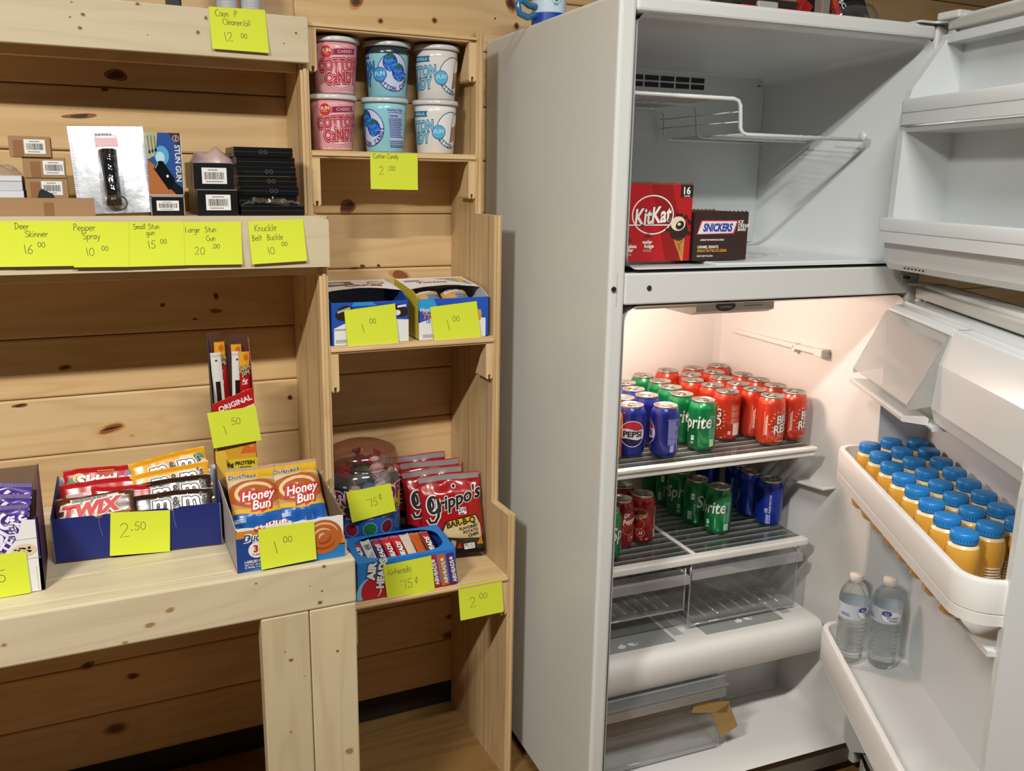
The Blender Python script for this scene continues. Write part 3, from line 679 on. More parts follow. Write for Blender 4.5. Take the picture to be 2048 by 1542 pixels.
b = MB(T=DB); b.prism([(.1, 1.006), (.147, 1.012), (.149, 1.022), (.1, 1.02)], 'x', .034, .36, clear('#f1efec', .2, .1, .6)); b.build('lid_lip', fl, bevel=.0015)
b = MB(T=DB); b.box(.0, -.04, .03, .03, .02, .072, WH); b.prism([(-.01, .02), (.05, .02), (.05, -.03), (.02, -.06), (-.01, -.06)], 'z', .066, .072, DARK); b.build('bottom_hinge', FRI, bevel=.002)
# ================================================================ drinks
ALU = mat('#b9b4ac', .28, metal=.9); TAB = mat('#a8a49c', .3, metal=.9); BLK = mat('#16130f', .5); WHT = mat('#e6e4de', .5); SILV = mat('#d5d6d2', .35, metal=.2)
CAN_B = [(.0245, .0015), (.0262, .002), (.0298, .007), (.0330, .014), (.0330, .1), (.0316, .1065), (.0285, .1125), (.0268, .1155)]
def cyl(r0=.0331, z0=0, th0=0):
    return lambda s, q, l: (sin(s / r0 + th0) * (r0 + l * .00012), -cos(s / r0 + th0) * (r0 + l * .00012), z0 + q)
def can_proto(kind, label):
    cols = {'red': '#bb371f', 'green': '#0d7a43', 'blue': '#212e8c', 'maroon': '#921a18', 'deep': '#10339c', 'orange': '#d8772a'}
    t = thing('soda_can', label, 'soda can'); B_ = mat(cols[kind], .28, metal=.35, coat=.3)
    b = MB(); b.lathe(CAN_B, B_, 40, cap=False); b.lathe([(.0, .004), (.02, .004), (.0235, .0), (.0245, .0), (.026, .0022), (.0288, .0055)], ALU, 40, cap=False)
    b.lathe([(.0268, .1155), (.0272, .1163)], ALU, 40, cap=False)
    f = cyl(); D = lambda sh, l, m: b.decal(sh, f, l, m, ds=.004)
    if kind == 'red':
        for i in range(22):
            a = 2 * pi * i / 22; r0 = .026 + .003 * (i % 3); r1 = r0 + .004 + .0025 * (i % 2)
            D(stroke([(.004 + r0 * .95 * cos(a), .056 + r0 * sin(a)), (.004 + (r0 + r1) / 2 * .95 * cos(a + .08), .056 + (r0 + r1) / 2 * sin(a + .08)), (.004 + r1 * .95 * cos(a), .056 + r1 * sin(a))], [.0012, .0022, .0006]), 1, mat('#e9a99a', .4))
        for tx, y, x in (('BIG', .0685, .006), ('RED', .0450, .003)):
            D(xf(txt(tx, .0208, .055, .18, .86), x, y, 9), 1, BLK); D(xf(txt(tx, .0198, .028, .18, .86), x, y, 9), 2, SILV)
        D(xf(lines(0, 0, .055, .006, 3, .5, 3), -.036, .055, 90), 1, mat('#e8c9bd', .5)); D(rect(-.0415, .055, .0006, .06), 1, mat('#e8c9bd', .5))
        D(xf(txt('12 FL OZ (355 mL)', .0022, .01), .0, .0135), 1, WHT)
        for k in range(3): D(lines(.062, .083 - k * .016, .026, .014, 6, .45, 11 + k), 1, mat('#dd9f8e', .5))
        D(rect(.066, .03, .022, .03), 1, mat('#dcc9bb', .5)); D(rect(.046, .022, .008, .009), 1, mat('#d8927e', .5))
    elif kind == 'green':
        D(xf(txt('Sprite', .0315, .03, .22, .8), .002, .070, 5), 1, mat('#0a4a2c', .4)); D(xf(txt('Sprite', .0305, .016, .22, .8), .0, .071, 5), 2, mat('#cfd8cd', .35))
        D(rect(-.004, .032, .0085, .0115), 1, mat('#c9e3cf', .5)); D(xf(txt('140', .0026, .02), -.004, .034), 2, mat('#0d7a43')); D(lines(-.004, .02, .010, .006, 2, .5, 2), 1, mat('#c9e3cf', .5))
        D(rect(.045, .06, .017, .052), 1, mat('#6fa983', .5)); D(lines(.045, .06, .015, .05, 16, .5, 4), 2, mat('#0a5a34', .5)); D(rect(.045, .022, .014, .018), 1, mat('#9cc2a6', .5))
        D(xf(txt('RECYCLE ME', .004, .02), -.046, .045, 90), 1, mat('#b8d6bf', .5)); D(rect(-.052, .08, .009, .016), 1, mat('#dfeee2', .5)); D(xf(txt('10', .005, .03), -.052, .08), 2, mat('#0d7a43')); D(rect(-.058, .03, .012, .022), 1, mat('#9cc2a6', .5))
    elif kind == 'blue':
        D(ell(0, .058, .0308, n=40), 1, mat('#cfcadf', .4)); D(ell(0, .058, .0288, n=40), 2, mat('#161b4a', .4))
        up = ellpts(0, .058, .0288, .0288, 22, 158, 20); D(poly(up + [(-.012, .0710), (.010, .0655)]), 3, mat('#b32a3a', .4))
        D(poly(ellpts(0, .058, .0288, .0288, 158, 205, 8) + [(-.011, .0475), (.011, .0435)] + ellpts(0, .058, .0288, .0288, -22, 22, 8) + [(.010, .0650), (-.012, .0705)]), 4, mat('#d9d4e2', .4))
        D(xf(txt('PEPSI', .0125, .04, 0, 1.12), .0, .0575), 5, BLK)
        D(rect(.074, .064, .026, .062), 1, mat('#3a469a', .45)); D(xf(txt('Nutrition Facts', .003, .02), .074, .091), 2, mat('#b9bfe4')); D(lines(.074, .068, .024, .04, 12, .5, 8), 2, mat('#aab2e0', .5)); D(lines(.074, .04, .024, .014, 5, .5, 9), 2, mat('#aab2e0', .5))
        D(lines(.074, .024, .012, .016, 5, .7, 10), 2, mat('#c9cdea', .5)); D(xf(lines(0, 0, .07, .004, 2, .5, 21), .088, .055, 90), 1, mat('#c5c9ea', .5))
    elif kind == 'maroon':
        D(ring(0, .078, .019, .0135, .0012, 40), 1, mat('#d8b3a6', .4)); D(ring(-.004, .052, .017, .014, .0008, 40), 1, mat('#c58f80', .4)); D(ring(.004, .03, .011, .010, .0008, 30), 1, mat('#d8b3a6', .4))
        D(xf(txt('Dr', .010, .02, .2), -.011, .088, 10), 2, mat('#ead9cf', .4)); D(xf(txt('Pepper', .0125, .02, .25, .85), .0, .0735, 10), 2, mat('#ead9cf', .4)); D(xf(txt('23', .007, .02, .2), .004, .03), 2, mat('#ead9cf', .4))
        D(rect(.047, .066, .016, .055), 1, mat('#a54a40', .5)); D(lines(.047, .066, .0145, .052, 15, .5, 5), 2, mat('#dba79a', .5)); D(rect(.047, .025, .012, .022), 1, mat('#c4bdb4', .5)); D(lines(.02, .014, .008, .006, 3, .5, 6), 1, mat('#dba79a', .5))
    elif kind == 'deep':
        D(xf(txt('PLEASE RECYCLE', .0045, .015), .0, .062, 90), 1, mat('#c8d4ef', .5)); D(xf(txt('10', .0085, .02), -.009, .045, 90), 1, mat('#c8d4ef', .5)); D(barcode(-.003, .022, .009, .02, 5, 8), 2, mat('#10339c')); D(rect(-.003, .022, .011, .023), 1, mat('#aab6d6', .5))
        D(ring(.062, .058, .022, .022, .0018, 40), 1, mat('#c8d4ef', .4)); D(xf(txt('PEPSI', .009, .04), .062, .0575), 2, BLK); D(xf(lines(0, 0, .06, .004, 2, .5, 31), .032, .06, 90), 1, mat('#5a76c4', .5))
    else:
        D(poly([(-.02, .08), (.0, .095), (.03, .085), (.035, .07), (.0, .078)]), 1, mat('#e8b93a', .4)); D(stroke(ellpts(.01, .07, .016, .012, -30, 230, 16), .004), 2, mat('#efe0cc', .4))
    b.build('can_body', t)
    b = MB(); b.lathe([(.0271, .1160), (.0277, .1185), (.0271, .1204), (.0258, .1206), (.0249, .1176), (.0, .1172)], ALU, 40, cap=False)
    b.decal(ring(0, -.008, .010, .008, .0006, 20), lambda s, q, l: (s, q, .1173 + l * .0001), 1, mat('#8d8880', .35, metal=.8)); ld = b.build('can_lid', t)
    b = MB(); b.tube([(.008 * cos(a), .004 + .0115 * sin(a), .1187) for a in [2 * pi * i / 20 for i in range(20)]], .0013, TAB, 6, closed=True); b.box(-.005, -.007, .1176, .005, .002, .1192, TAB); b.build('pull_tab', ld)
    return t
ORD = ['front', 'second from the front', 'third from the front', 'fourth from the front', 'fifth from the front', 'last from the front']
protos = {}
def place_can(kind, x, y, z, deg, label, group):
    loc = fr(x, y, z); rz = FA + rad(deg)
    if kind not in protos:
        t = protos[kind] = can_proto(kind, label); t.location = loc; t.rotation_euler = (0, 0, rz); t['group'] = group
    else: dup(protos[kind], loc, label, rz, group)
U = 'cans on the upper refrigerator shelf'
def yy(y): return .215 + (y - .215) * .91
zs = SZ + .0017
for col, L in (('right-hand', ((.655, .24, 20), (.655, .318, 150), (.656, .392, 60), (.655, .468, -80), (.662, .60, 200))),
               ('middle', ((.577, .222, 8), (.577, .297, 30), (.578, .372, 120), (.576, .447, 40), (.600, .523, 10), (.577, .592, 90))),
               ('left-hand', ((.500, .302, -98), (.504, .378, 30), (.489, .450, 190), (.523, .515, 60), (.490, .585, 0)))):
    for i, (x, y, a) in enumerate(L): place_can('red', x, yy(y), zs, a, "red soda can, %s in the upper shelf's %s red column" % (ORD[i], col), U)
for i, (x, y, a) in enumerate(((.393, .241, -66), (.376, .314, -40), (.390, .392, 60), (.402, .468, 110), (.394, .546, 200))): place_can('green', x, yy(y), zs, a, "green soda can, %s in the upper shelf's green column" % ORD[i], U)
for i, (x, y, a) in enumerate(((.279, .222, -124), (.289, .332, 50), (.291, .405, 100), (.306, .480, 20))): place_can('blue', x, yy(y), zs, a, "dark blue soda can, %s in the upper shelf's right-hand blue column" % ORD[i], U)
for i, (x, y, a) in enumerate(((.208, .255, -22), (.222, .328, 70))): place_can('blue', x, yy(y), zs, a, "dark blue soda can, %s in the upper shelf's left-hand blue column" % ORD[i], U)
place_can('orange', .138, yy(.235), zs, 60, 'orange soda can half hidden by the cabinet edge on the upper shelf', U)
Lg = 'cans on the lower shelf'; zl = LZ + .0017
for i, (x, y, a) in enumerate(((.490, .292, -74), (.470, .366, 40), (.466, .442, -30), (.475, .522, 30), (.476, .600, 100))): place_can('green', x, yy(y), zl, a, "green soda can, %s in the lower shelf's green column" % ORD[i], Lg)
for i, (x, y, a) in enumerate(((.646, .292, -34), (.638, .367, 120), (.646, .442, -60), (.60, .52, 30), (.55, .60, 60))): place_can('deep', x, yy(y), zl, a, "bright blue soda can, %s in the lower shelf's blue column" % ORD[i], Lg)
for x, y, a, l in ((.280, .312, -40, 'maroon soda can at the front right of the maroon cluster on the lower shelf'), (.213, .297, 20, 'maroon soda can at the front left of the maroon cluster on the lower shelf'), (.262, .388, 60, 'maroon soda can standing behind the front maroon cans on the lower shelf')): place_can('maroon', x, yy(y), zl, a, l, Lg)
place_can('orange', .225, yy(.47), zl, 150, 'orange soda can at the back behind the maroon cans on the lower shelf', Lg)
place_can('green', .150, yy(.24), zl, 60, 'green soda can cut off by the cabinet edge on the lower shelf', Lg)

# juice bottles in the door
def juice_proto(label):
    t = thing('juice_bottle', label, 'juice bottle'); J = mat('#cf9a3c', .2, coat=.4); Jn = mat('#d9c8a0', .25, coat=.3); CAPB = mat('#1a78bd', .38, coat=.1)
    b = MB(); b.lathe([(.0, .002), (.018, .0), (.0235, .006), (.0266, .02), (.0264, .05), (.024, .066), (.0264, .084), (.0268, .102), (.0258, .113), (.0235, .1195)], J, 28, cap=False); b.lathe([(.0235, .1195), (.0205, .1235), (.0185, .125), (.0185, .128)], Jn, 28, cap=False)
    f = cyl(.0267, .0); [b.decal(lines(s, .058, .03, .04, 8, .5, 7 + k), f, 2, mat('#f0e6d0', .5), ds=.003) for k, s in enumerate((-.04, .0, .04))]
    b.build('bottle_body', t)
    b = MB(); b.lathe([(.0185, .1255), (.0208, .1255), (.0212, .128), (.0207, .1295), (.0209, .1405), (.0198, .1432), (.013, .1440), (.0, .1440)], CAPB, 28, cap=False)
    for k in range(28): a = 2 * pi * k / 28; b.tube([(.0209 * cos(a), .0209 * sin(a), .1305), (.0209 * cos(a), .0209 * sin(a), .1405)], .0006, CAPB, 4)
    b.build('cap', t); return t
JB = None; zb = .7535
for r, (v, w0) in enumerate(((.1145, 'outer row'), (.0588, 'middle row'), (.0033, 'inner row'))):
    for i in range(8):
        u = (.109, .071, .071)[r] + i * (.0695, .0695, .0662)[r]
        lb = "blue-capped juice bottle, %s in the door's %s" % (('nearest the hinge', 'second from the hinge', 'third from the hinge', 'fourth from the hinge', 'fourth from the free edge', 'third from the free edge', 'second from the free edge', 'nearest the free edge')[i], w0)
        if JB is None: JB = juice_proto(lb); JB.location = DB.w(u, v, zb); JB['group'] = 'juice bottles in the refrigerator door'
        else: dup(JB, DB.w(u, v, zb), lb, i * .7 + r)
# water bottles
def water(label, loc, rz):
    t = thing('water_bottle', label, 'water bottle', loc, rz, 'water bottles in the refrigerator door'); Gw = glass('#f4f7f7', 1.33)
    pr = [(.0, .004), (.015, .0), (.024, .004), (.029, .014)]
    z = .02
    for i in range(9): pr += [(.0295, z), (.0272, z + .0045), (.0297, z + .009)]; z += .0102
    pr += [(.0316, z + .004), (.0318, z + .04), (.0312, z + .048), (.029, z + .060), (.022, z + .073), (.0145, z + .082), (.0125, z + .086)]
    b = MB(); b.lathe(pr, Gw, 36, cap=False); b.build('bottle_body', t); zl_ = z + .003
    b = MB(); b.lathe([(.0321, zl_), (.0321, zl_ + .034)], mat('#c3cbd6', .4), 48, cap=False); f = cyl(.0322, zl_)
    b.decal(ell(.0, .016, .024, .0145, 36), f, 1, mat('#a3b2cb', .4), ds=.004); b.decal(ell(.001, .016, .0225, .0132, 36), f, 2, mat('#eef1f2', .4), ds=.004); b.decal(ell(-.0115, .024, .0105, .0062), f, 3, mat('#274c9a', .4), ds=.004)
    b.decal(xf(txt('Great', .0028, .02), -.0115, .0252), f, 4, WHT, ds=.004); b.decal(xf(txt('Value', .0028, .02), -.0115, .0212), f, 4, WHT, ds=.004)
    b.decal(xf(txt('Drinking', .0052, .02, .1), .003, .0150), f, 4, mat('#3a4a78', .5), ds=.004); b.decal(xf(txt('Water', .0052, .02, .1), .004, .0085), f, 4, mat('#3a4a78', .5), ds=.004)
    b.decal(lines(.045, .016, .016, .026, 6, .4, 3), f, 1, mat('#3d568f', .5), ds=.004); b.decal(lines(-.048, .010, .024, .008, 2, .5, 4), f, 1, mat('#3d568f', .5), ds=.004)
    b.build('label_wrap', t)
    b = MB(); b.lathe([(.0135, z + .0835), (.0146, z + .084), (.0146, z + .0975), (.0135, z + .099), (.0, z + .099)], mat('#e3dcd2', .4), 28, cap=False); b.build('cap', t)
water('clear water bottle nearer the open door panel, on the bottom door shelf', DB.w(.102, .037, .3787), rad(-28)); water('clear water bottle nearer the shelf rail, on the bottom door shelf', DB.w(.090, .106, .3787), rad(12))

# frozen boxes
def fmap(x0, y, z0): return lambda s, q, l: (x0 + s, y - .0003 - l * .00025, z0 + q)
zf = 1.2775
t = thing('ice_cream_box', 'tall red carton of ice cream cones standing in the freezer', 'carton', fr(.062, .066, zf), FA)
b = MB(); w, h = .153, .148; R_ = mat('#b3141a', .35); b.box(0, 0, 0, w, .13, h, R_); f = fmap(0, 0, 0); D = lambda sh, l, m: b.decal(sh, f, l, m)
W2 = mat('#ece8e2', .5)
D(poly([(.098, 0), (.06, .148), (.105, .148), (.13, .06), (.125, 0)]), 1, mat('#8e1015', .35)); D(ring(.064, .090, .047, .038, .0025, 48), 2, W2)
for l, bo, m in ((2, .05, mat('#3a1512')), (3, .028, W2)): D(xf(txt('KitKat', .03, bo, .25, .72), .064, .089, 6), l, m)
D(rect(.139, .136, .028, .024), 1, mat('#241311')); D(xf(txt('16', .013, .03), .139, .137), 2, W2); D(xf(txt('CONES', .003, .02), .139, .1265), 2, W2)
D(rect(.065, .0705, .142, .0022), 2, W2); D(rect(.041, .0705, .005, .0042), 3, mat('#241311'))
D(xf(txt('chocolate', .0068, .03), .011, .030), 2, W2); D(xf(txt('wafer', .0068, .03), .012, .0225), 2, W2); D(lines(.012, .014, .022, .006, 2, .5, 3), 2, mat('#d99a90')); D(xf(txt('wafer', .0068, .03), .054, .038), 2, W2); D(xf(txt('fudge', .0068, .03), .058, .030), 2, W2); D(lines(.056, .021, .022, .006, 2, .5, 4), 2, mat('#d99a90'))
D(poly([(.112, .045), (.139, .045), (.137, .0), (.133, .0)]), 3, mat('#c98a3f', .5)); [D(stroke([(.113 + k * .004, .043 - k * .004), (.137 - k * .0004, .035 - k * .009)], .0008), 4, mat('#8f5a24')) for k in range(4)]; [D(stroke([(.138 - k * .004, .043 - k * .004), (.119 + k * .003, .028 - k * .006)], .0008), 4, mat('#8f5a24')) for k in range(4)]
D(ell(.124, .062, .021, .023), 3, mat('#2a1a14')); D(ell(.122, .073, .017, .014), 4, mat('#e4d9bf')); D(ell(.126, .070, .010, .008, 16, 30), 5, mat('#2a1a14')); D(ell(.124, .072, .004, .003), 6, mat('#e4d9bf'))
r = random.Random(4); [D(ell(.124 + .027 * cos(a), .066 + .024 * sin(a), r.uniform(.002, .005), None, 7), 3, mat('#33190f')) for a in [r.uniform(0, 6.28) for _ in range(12)]]
for x, y in ((.012, .042), (.055, .05)): D(poly([(x - .008, y - .003), (x, y + .006), (x + .006, y + .001), (x + .008, y - .003)]), 2, mat('#5a2a18'))
b.build('carton', t, bevel=.0008)
b = MB(); r = random.Random(2); pts = [(0, 0)] + [(i * w / 14, .002 + r.uniform(0, .004)) for i in range(15)] + [(w, 0)]; b.prism(pts, 'y', .002, .004, mat('#7a4a2a', .8)); b.prism([(p[0], p[1]) for p in pts], 'y', .124, .126, mat('#7a4a2a', .8)); b.build('torn_edge', t, loc=(0, 0, h - .0005))
t = thing('ice_cream_box', 'low dark brown carton of ice cream bars beside the red carton in the freezer', 'carton', fr(.2185, .060, zf), FA)
b = MB(); w, h = .129, .095; R_ = mat('#34201b', .4); b.box(0, 0, 0, w, .12, h, R_); f = fmap(0, 0, 0); sk = .18
D = lambda sh, l, m: b.decal(sh, f, l, m)
D(poly([(.006, .05), (.01, .052), (.094, .052), (.098, .056), (.104, .078), (.1, .08), (.018, .08), (.014, .077)]), 1, mat('#c3273a')); D(poly([(.0085, .0525), (.093, .0545), (.101, .0775), (.018, .0775)]), 2, W2); D(poly([(.012, .0545), (.0915, .0563), (.098, .0757), (.02, .0757)]), 3, mat('#dfe1ee'))
for l, bo, m in ((4, .045, mat('#20266e')), (5, .02, mat('#2a37a0'))): D(xf(txt('SNICKERS', .0145, bo, .2, .74), .056, .0655), l, m)
for i, tx in enumerate(('ICE', 'CREAM', 'BARS')): D(xf(txt(tx, .0062, .03, .2, al='L'), .1035, .0765 - i * .0075), 2, W2)
D(xf(txt('LABELED FOR INDIVIDUAL RESALE', .0032, .03, .2, .8), .044, .041), 1, W2); D(xf(txt('CARAMEL, PEANUTS,', .0052, .03, .1, .72, al='L'), .010, .027), 1, W2); D(xf(txt('PEANUT BUTTER ICE CREAM.', .0052, .03, .1, .72, al='L'), .010, .0195), 1, mat('#d79a2a')); D(xf(txt('KEEP KEEP FROZEN', .003, .02, .1, al='L'), .010, .009), 1, W2)
b.build('carton', t, bevel=.0008)
b = MB(); r = random.Random(3); pts = [(0, 0)] + [(i * w / 26, .001 + .003 * (i % 2)) for i in range(27)] + [(w, 0)]; b.prism(pts, 'y', .001, .003, R_); b.prism(pts, 'y', .115, .117, mat('#7a5a3a', .8)); b.build('torn_edge', t, loc=(0, 0, h - .0005))

# things on top of the refrigerator
def top(x, y): p = fZ(x, y, RT + .0008); return p
p = top(1106, 32); p = Vector((.03, .36, RT + .0008)) if p.x < 0 else p
q = fr(.045, .40, RT + .0008)
t = thing('wipes_canister', 'blue and white plastic canister with a handle standing on the refrigerator', 'canister', q, FA)
b = MB(); b.lathe([(.0, 0), (.036, 0), (.037, .003), (.037, .15), (.033, .158), (.0, .158)], mat('#c9dce8', .35), 32, cap=False); f = cyl(.0371)
b.decal(rect(0, .012, .23, .022), f, 1, mat('#1b4aa8', .4), ds=.006); b.decal(poly([(-.116, .02), (.04, .021), (.075, .03), (.1, .05), (.116, .05), (.116, .0), (-.116, .0)]), f, 2, mat('#16409c', .4), ds=.006); b.decal(ring(.0, .052, .0125, .0125, .001, 30), f, 3, mat('#5b9a78', .5), ds=.006); b.decal(ell(.0, .052, .006, .008), f, 3, mat('#3f8a55', .5), ds=.006); b.decal(lines(0, .038, .012, .004, 2, .5, 3), f, 3, mat('#5577a8', .5), ds=.006); b.decal(rect(0, .085, .16, .02), f, 1, mat('#7fb3d6', .4), ds=.006); b.build('canister_body', t)
b = MB(); b.tube([(-.033, -.01, .018), (-.055, -.012, .012), (-.074, -.014, .018), (-.079, -.014, .038), (-.068, -.013, .045), (-.052, -.012, .036), (-.034, -.01, .034)], .007, mat('#2e6f9e', .3, coat=.3), 10); b.build('handle', t)
q = fr(.30, .10, RT + .0008)
t = thing('tool_package', 'red plastic tool pack lying on top of the refrigerator', 'package', q, FA)
b = MB(); RD_ = mat('#8c1414', .3, coat=.3); b.box(.02, .0, 0, .19, .09, .022, RD_, rot=(0, 0, .05)); b.box(.0, .01, .022, .17, .08, .038, mat('#2b2726', .4)); b.box(.06, -.004, .012, .11, .006, .030, mat('#a8a39a', .5)); b.box(.165, .0, .004, .195, .03, .04, RD_, rot=(0, .5, 0)); b.build('package', t, bevel=.004)
q = fr(.50, .06, RT + .0008)
t = thing('blister_pack', 'clear bubble pack with black tool and red strip on top of the refrigerator', 'package', q, FA)
b = MB(); b.box(.0, .04, .0, .16, .044, .09, mat('#1e1a19', .35), rot=(-.5, 0, 0), piv=(.08, .044, 0)); b.box(.02, .012, .008, .032, .03, .085, mat('#b03a30', .4), rot=(0, -.5, 0)); b.box(.0, .015, 0, .02, .04, .05, mat('#7a746c', .5)); f = lambda s, q, l: (s, .018 - l * .0004 + (.045 - q) * -.3, q)
b.decal(xf(txt('SC', .011, .03), .05, .035, -55), f, 2, WHT); b.build('card', t, bevel=.002)
b = MB(); b.lathe([(.062, 0), (.06, .02), (.045, .036), (.0, .042)], clear('#ffffff', .12, .05), 32, cap=False, sy=.5); b.build('bubble', t, loc=(.085, .02, .001))
# ================================================================ goods on the shelves
def mtx(loc, tilt=0, roll=0, yaw=0): return Matrix.Translation(loc) @ Matrix.Rotation(rad(yaw), 4, 'Z') @ Matrix.Rotation(-rad(tilt), 4, 'X') @ Matrix.Rotation(rad(roll), 4, 'Y')
KRAFT = mat('#9c7a55', .75); KRIN = mat('#7d6148', .85); KDK = mat('#5f4630', .85); PAPER = mat('#e2e2de', .6); CAREDGE = mat('#8a6d50', .9)
def flat(y=0, x0=0, z0=0): return lambda s, q, l: (x0 + s, y - .0002 - l * .0002, z0 + q)
def side(x, y0=0, z0=0): return lambda s, q, l: (x - .0002 - l * .0002, y0 - s, z0 + q)   # left face, s runs towards the front
def label_bc(b, f, cx, cy, w, h, seed=1, l=1):
    b.decal(rect(cx, cy, w, h), f, l, PAPER); b.decal(barcode(cx, cy, w * .8, h * .45, seed), f, l + 1, BLK); b.decal(lines(cx, cy + h * .36, w * .5, h * .1, 1, .6, seed), f, l + 1, mat('#77746e')); b.decal(lines(cx, cy - h * .36, w * .7, h * .1, 1, .6, seed + 1), f, l + 1, mat('#77746e'))
def bag(name, label, cat, w, h, th, m, art, M, group=None, seed=1, crimp=.010, back=None, wr=1.0):
    """pillow pack: a bulged front and back between two crimped ends; x across, z up, front towards -y"""
    r = random.Random(seed); ph = [r.uniform(0, 6.28) for _ in range(8)]; kx = [r.uniform(14, 40) for _ in range(4)]
    def bul(s, t):
        a = max(0, 1 - abs(2 * s / w) ** 2.6) ** .6; c = max(0, (min(t, h - t) - crimp) / (h / 2 - crimp)) if h > 2 * crimp else 0
        c = min(1, c * 2.2); c = c * c * (3 - 2 * c)
        e = 1 - c
        wv = (sin(s / w * kx[0] + ph[0] + t * 30) * .5 + sin(s / w * kx[1] * .6 + ph[1] - t * 55) * .5) * (.0022 * e * min(1, .1 + .9 * max(0, (min(t, h - t) - crimp * .7) / max(crimp, .01))) + .0005) * wr
        return max(.0003, th * .5 * a * c + wv * (a + .1))
    def ex(s, t): # soft outline
        k = 1 - .035 * sin(pi * t / h) + .008 * sin(t / h * 19 + ph[2]); return s * k
    F_ = lambda s, t, l=0: (ex(s, t), -bul(s, t) - l * .0005 - .0004, t + (.0012 * sin(s / w * 6 + ph[3])))
    b = MB(); nu, nv = 34, 40
    b.grid(lambda i, j: F_((i - .5) * w, j * h), nu, nv, m); b.grid(lambda i, j: (lambda p: (p[0], -p[1] * .9, p[2]))(F_((i - .5) * w, j * h)), nu, nv, back or m)
    for i in range(int(w / .0022)):
        for z0 in (.0006, h - crimp * .8): b.decal(rect(-w / 2 + .001 + i * .0022, z0 + crimp * .38, .0007, crimp * .7), F_, .4, mat('#cfcfcc', .25, metal=.5))
    for sh, l, mm_ in art: b.decal(clip(sh, -w / 2 + .0005, w / 2 - .0005, .0005, h - .0005), F_, l, mm_, ds=.005, dt=.005)
    o = b.build(name); o.matrix_world = M; return tag(o, label, cat, group)
def tray(b, w, d, hf, hb, m, mi, th=.0016, notch=None, hs=None):
    """open card carton: bottom, front, back and two side walls that may rise towards the back"""
    hs = hs or hf; b.box(0, 0, 0, w, d, th, mi)
    b.box(0, 0, 0, w, th, hf, m); b.box(0, d - th, 0, w, d, hb, mi)
    for x in (0, w - th): b.prism([(0, 0), (d, 0), (d, hb), (.004, hs)], 'x', x, x + th, m)
    b.box(th, th, th, w - th, th + .0006, hf - .001, mi); b.box(.0, -.0001, hf - .0008, w, th, hf + .0004, CAREDGE)
    for x in (th, w - th - .0006): b.prism([(th, th), (d - th, th), (d - th, hb - .001), (.005, hs - .001)], 'x', x, x + .0006, mi)

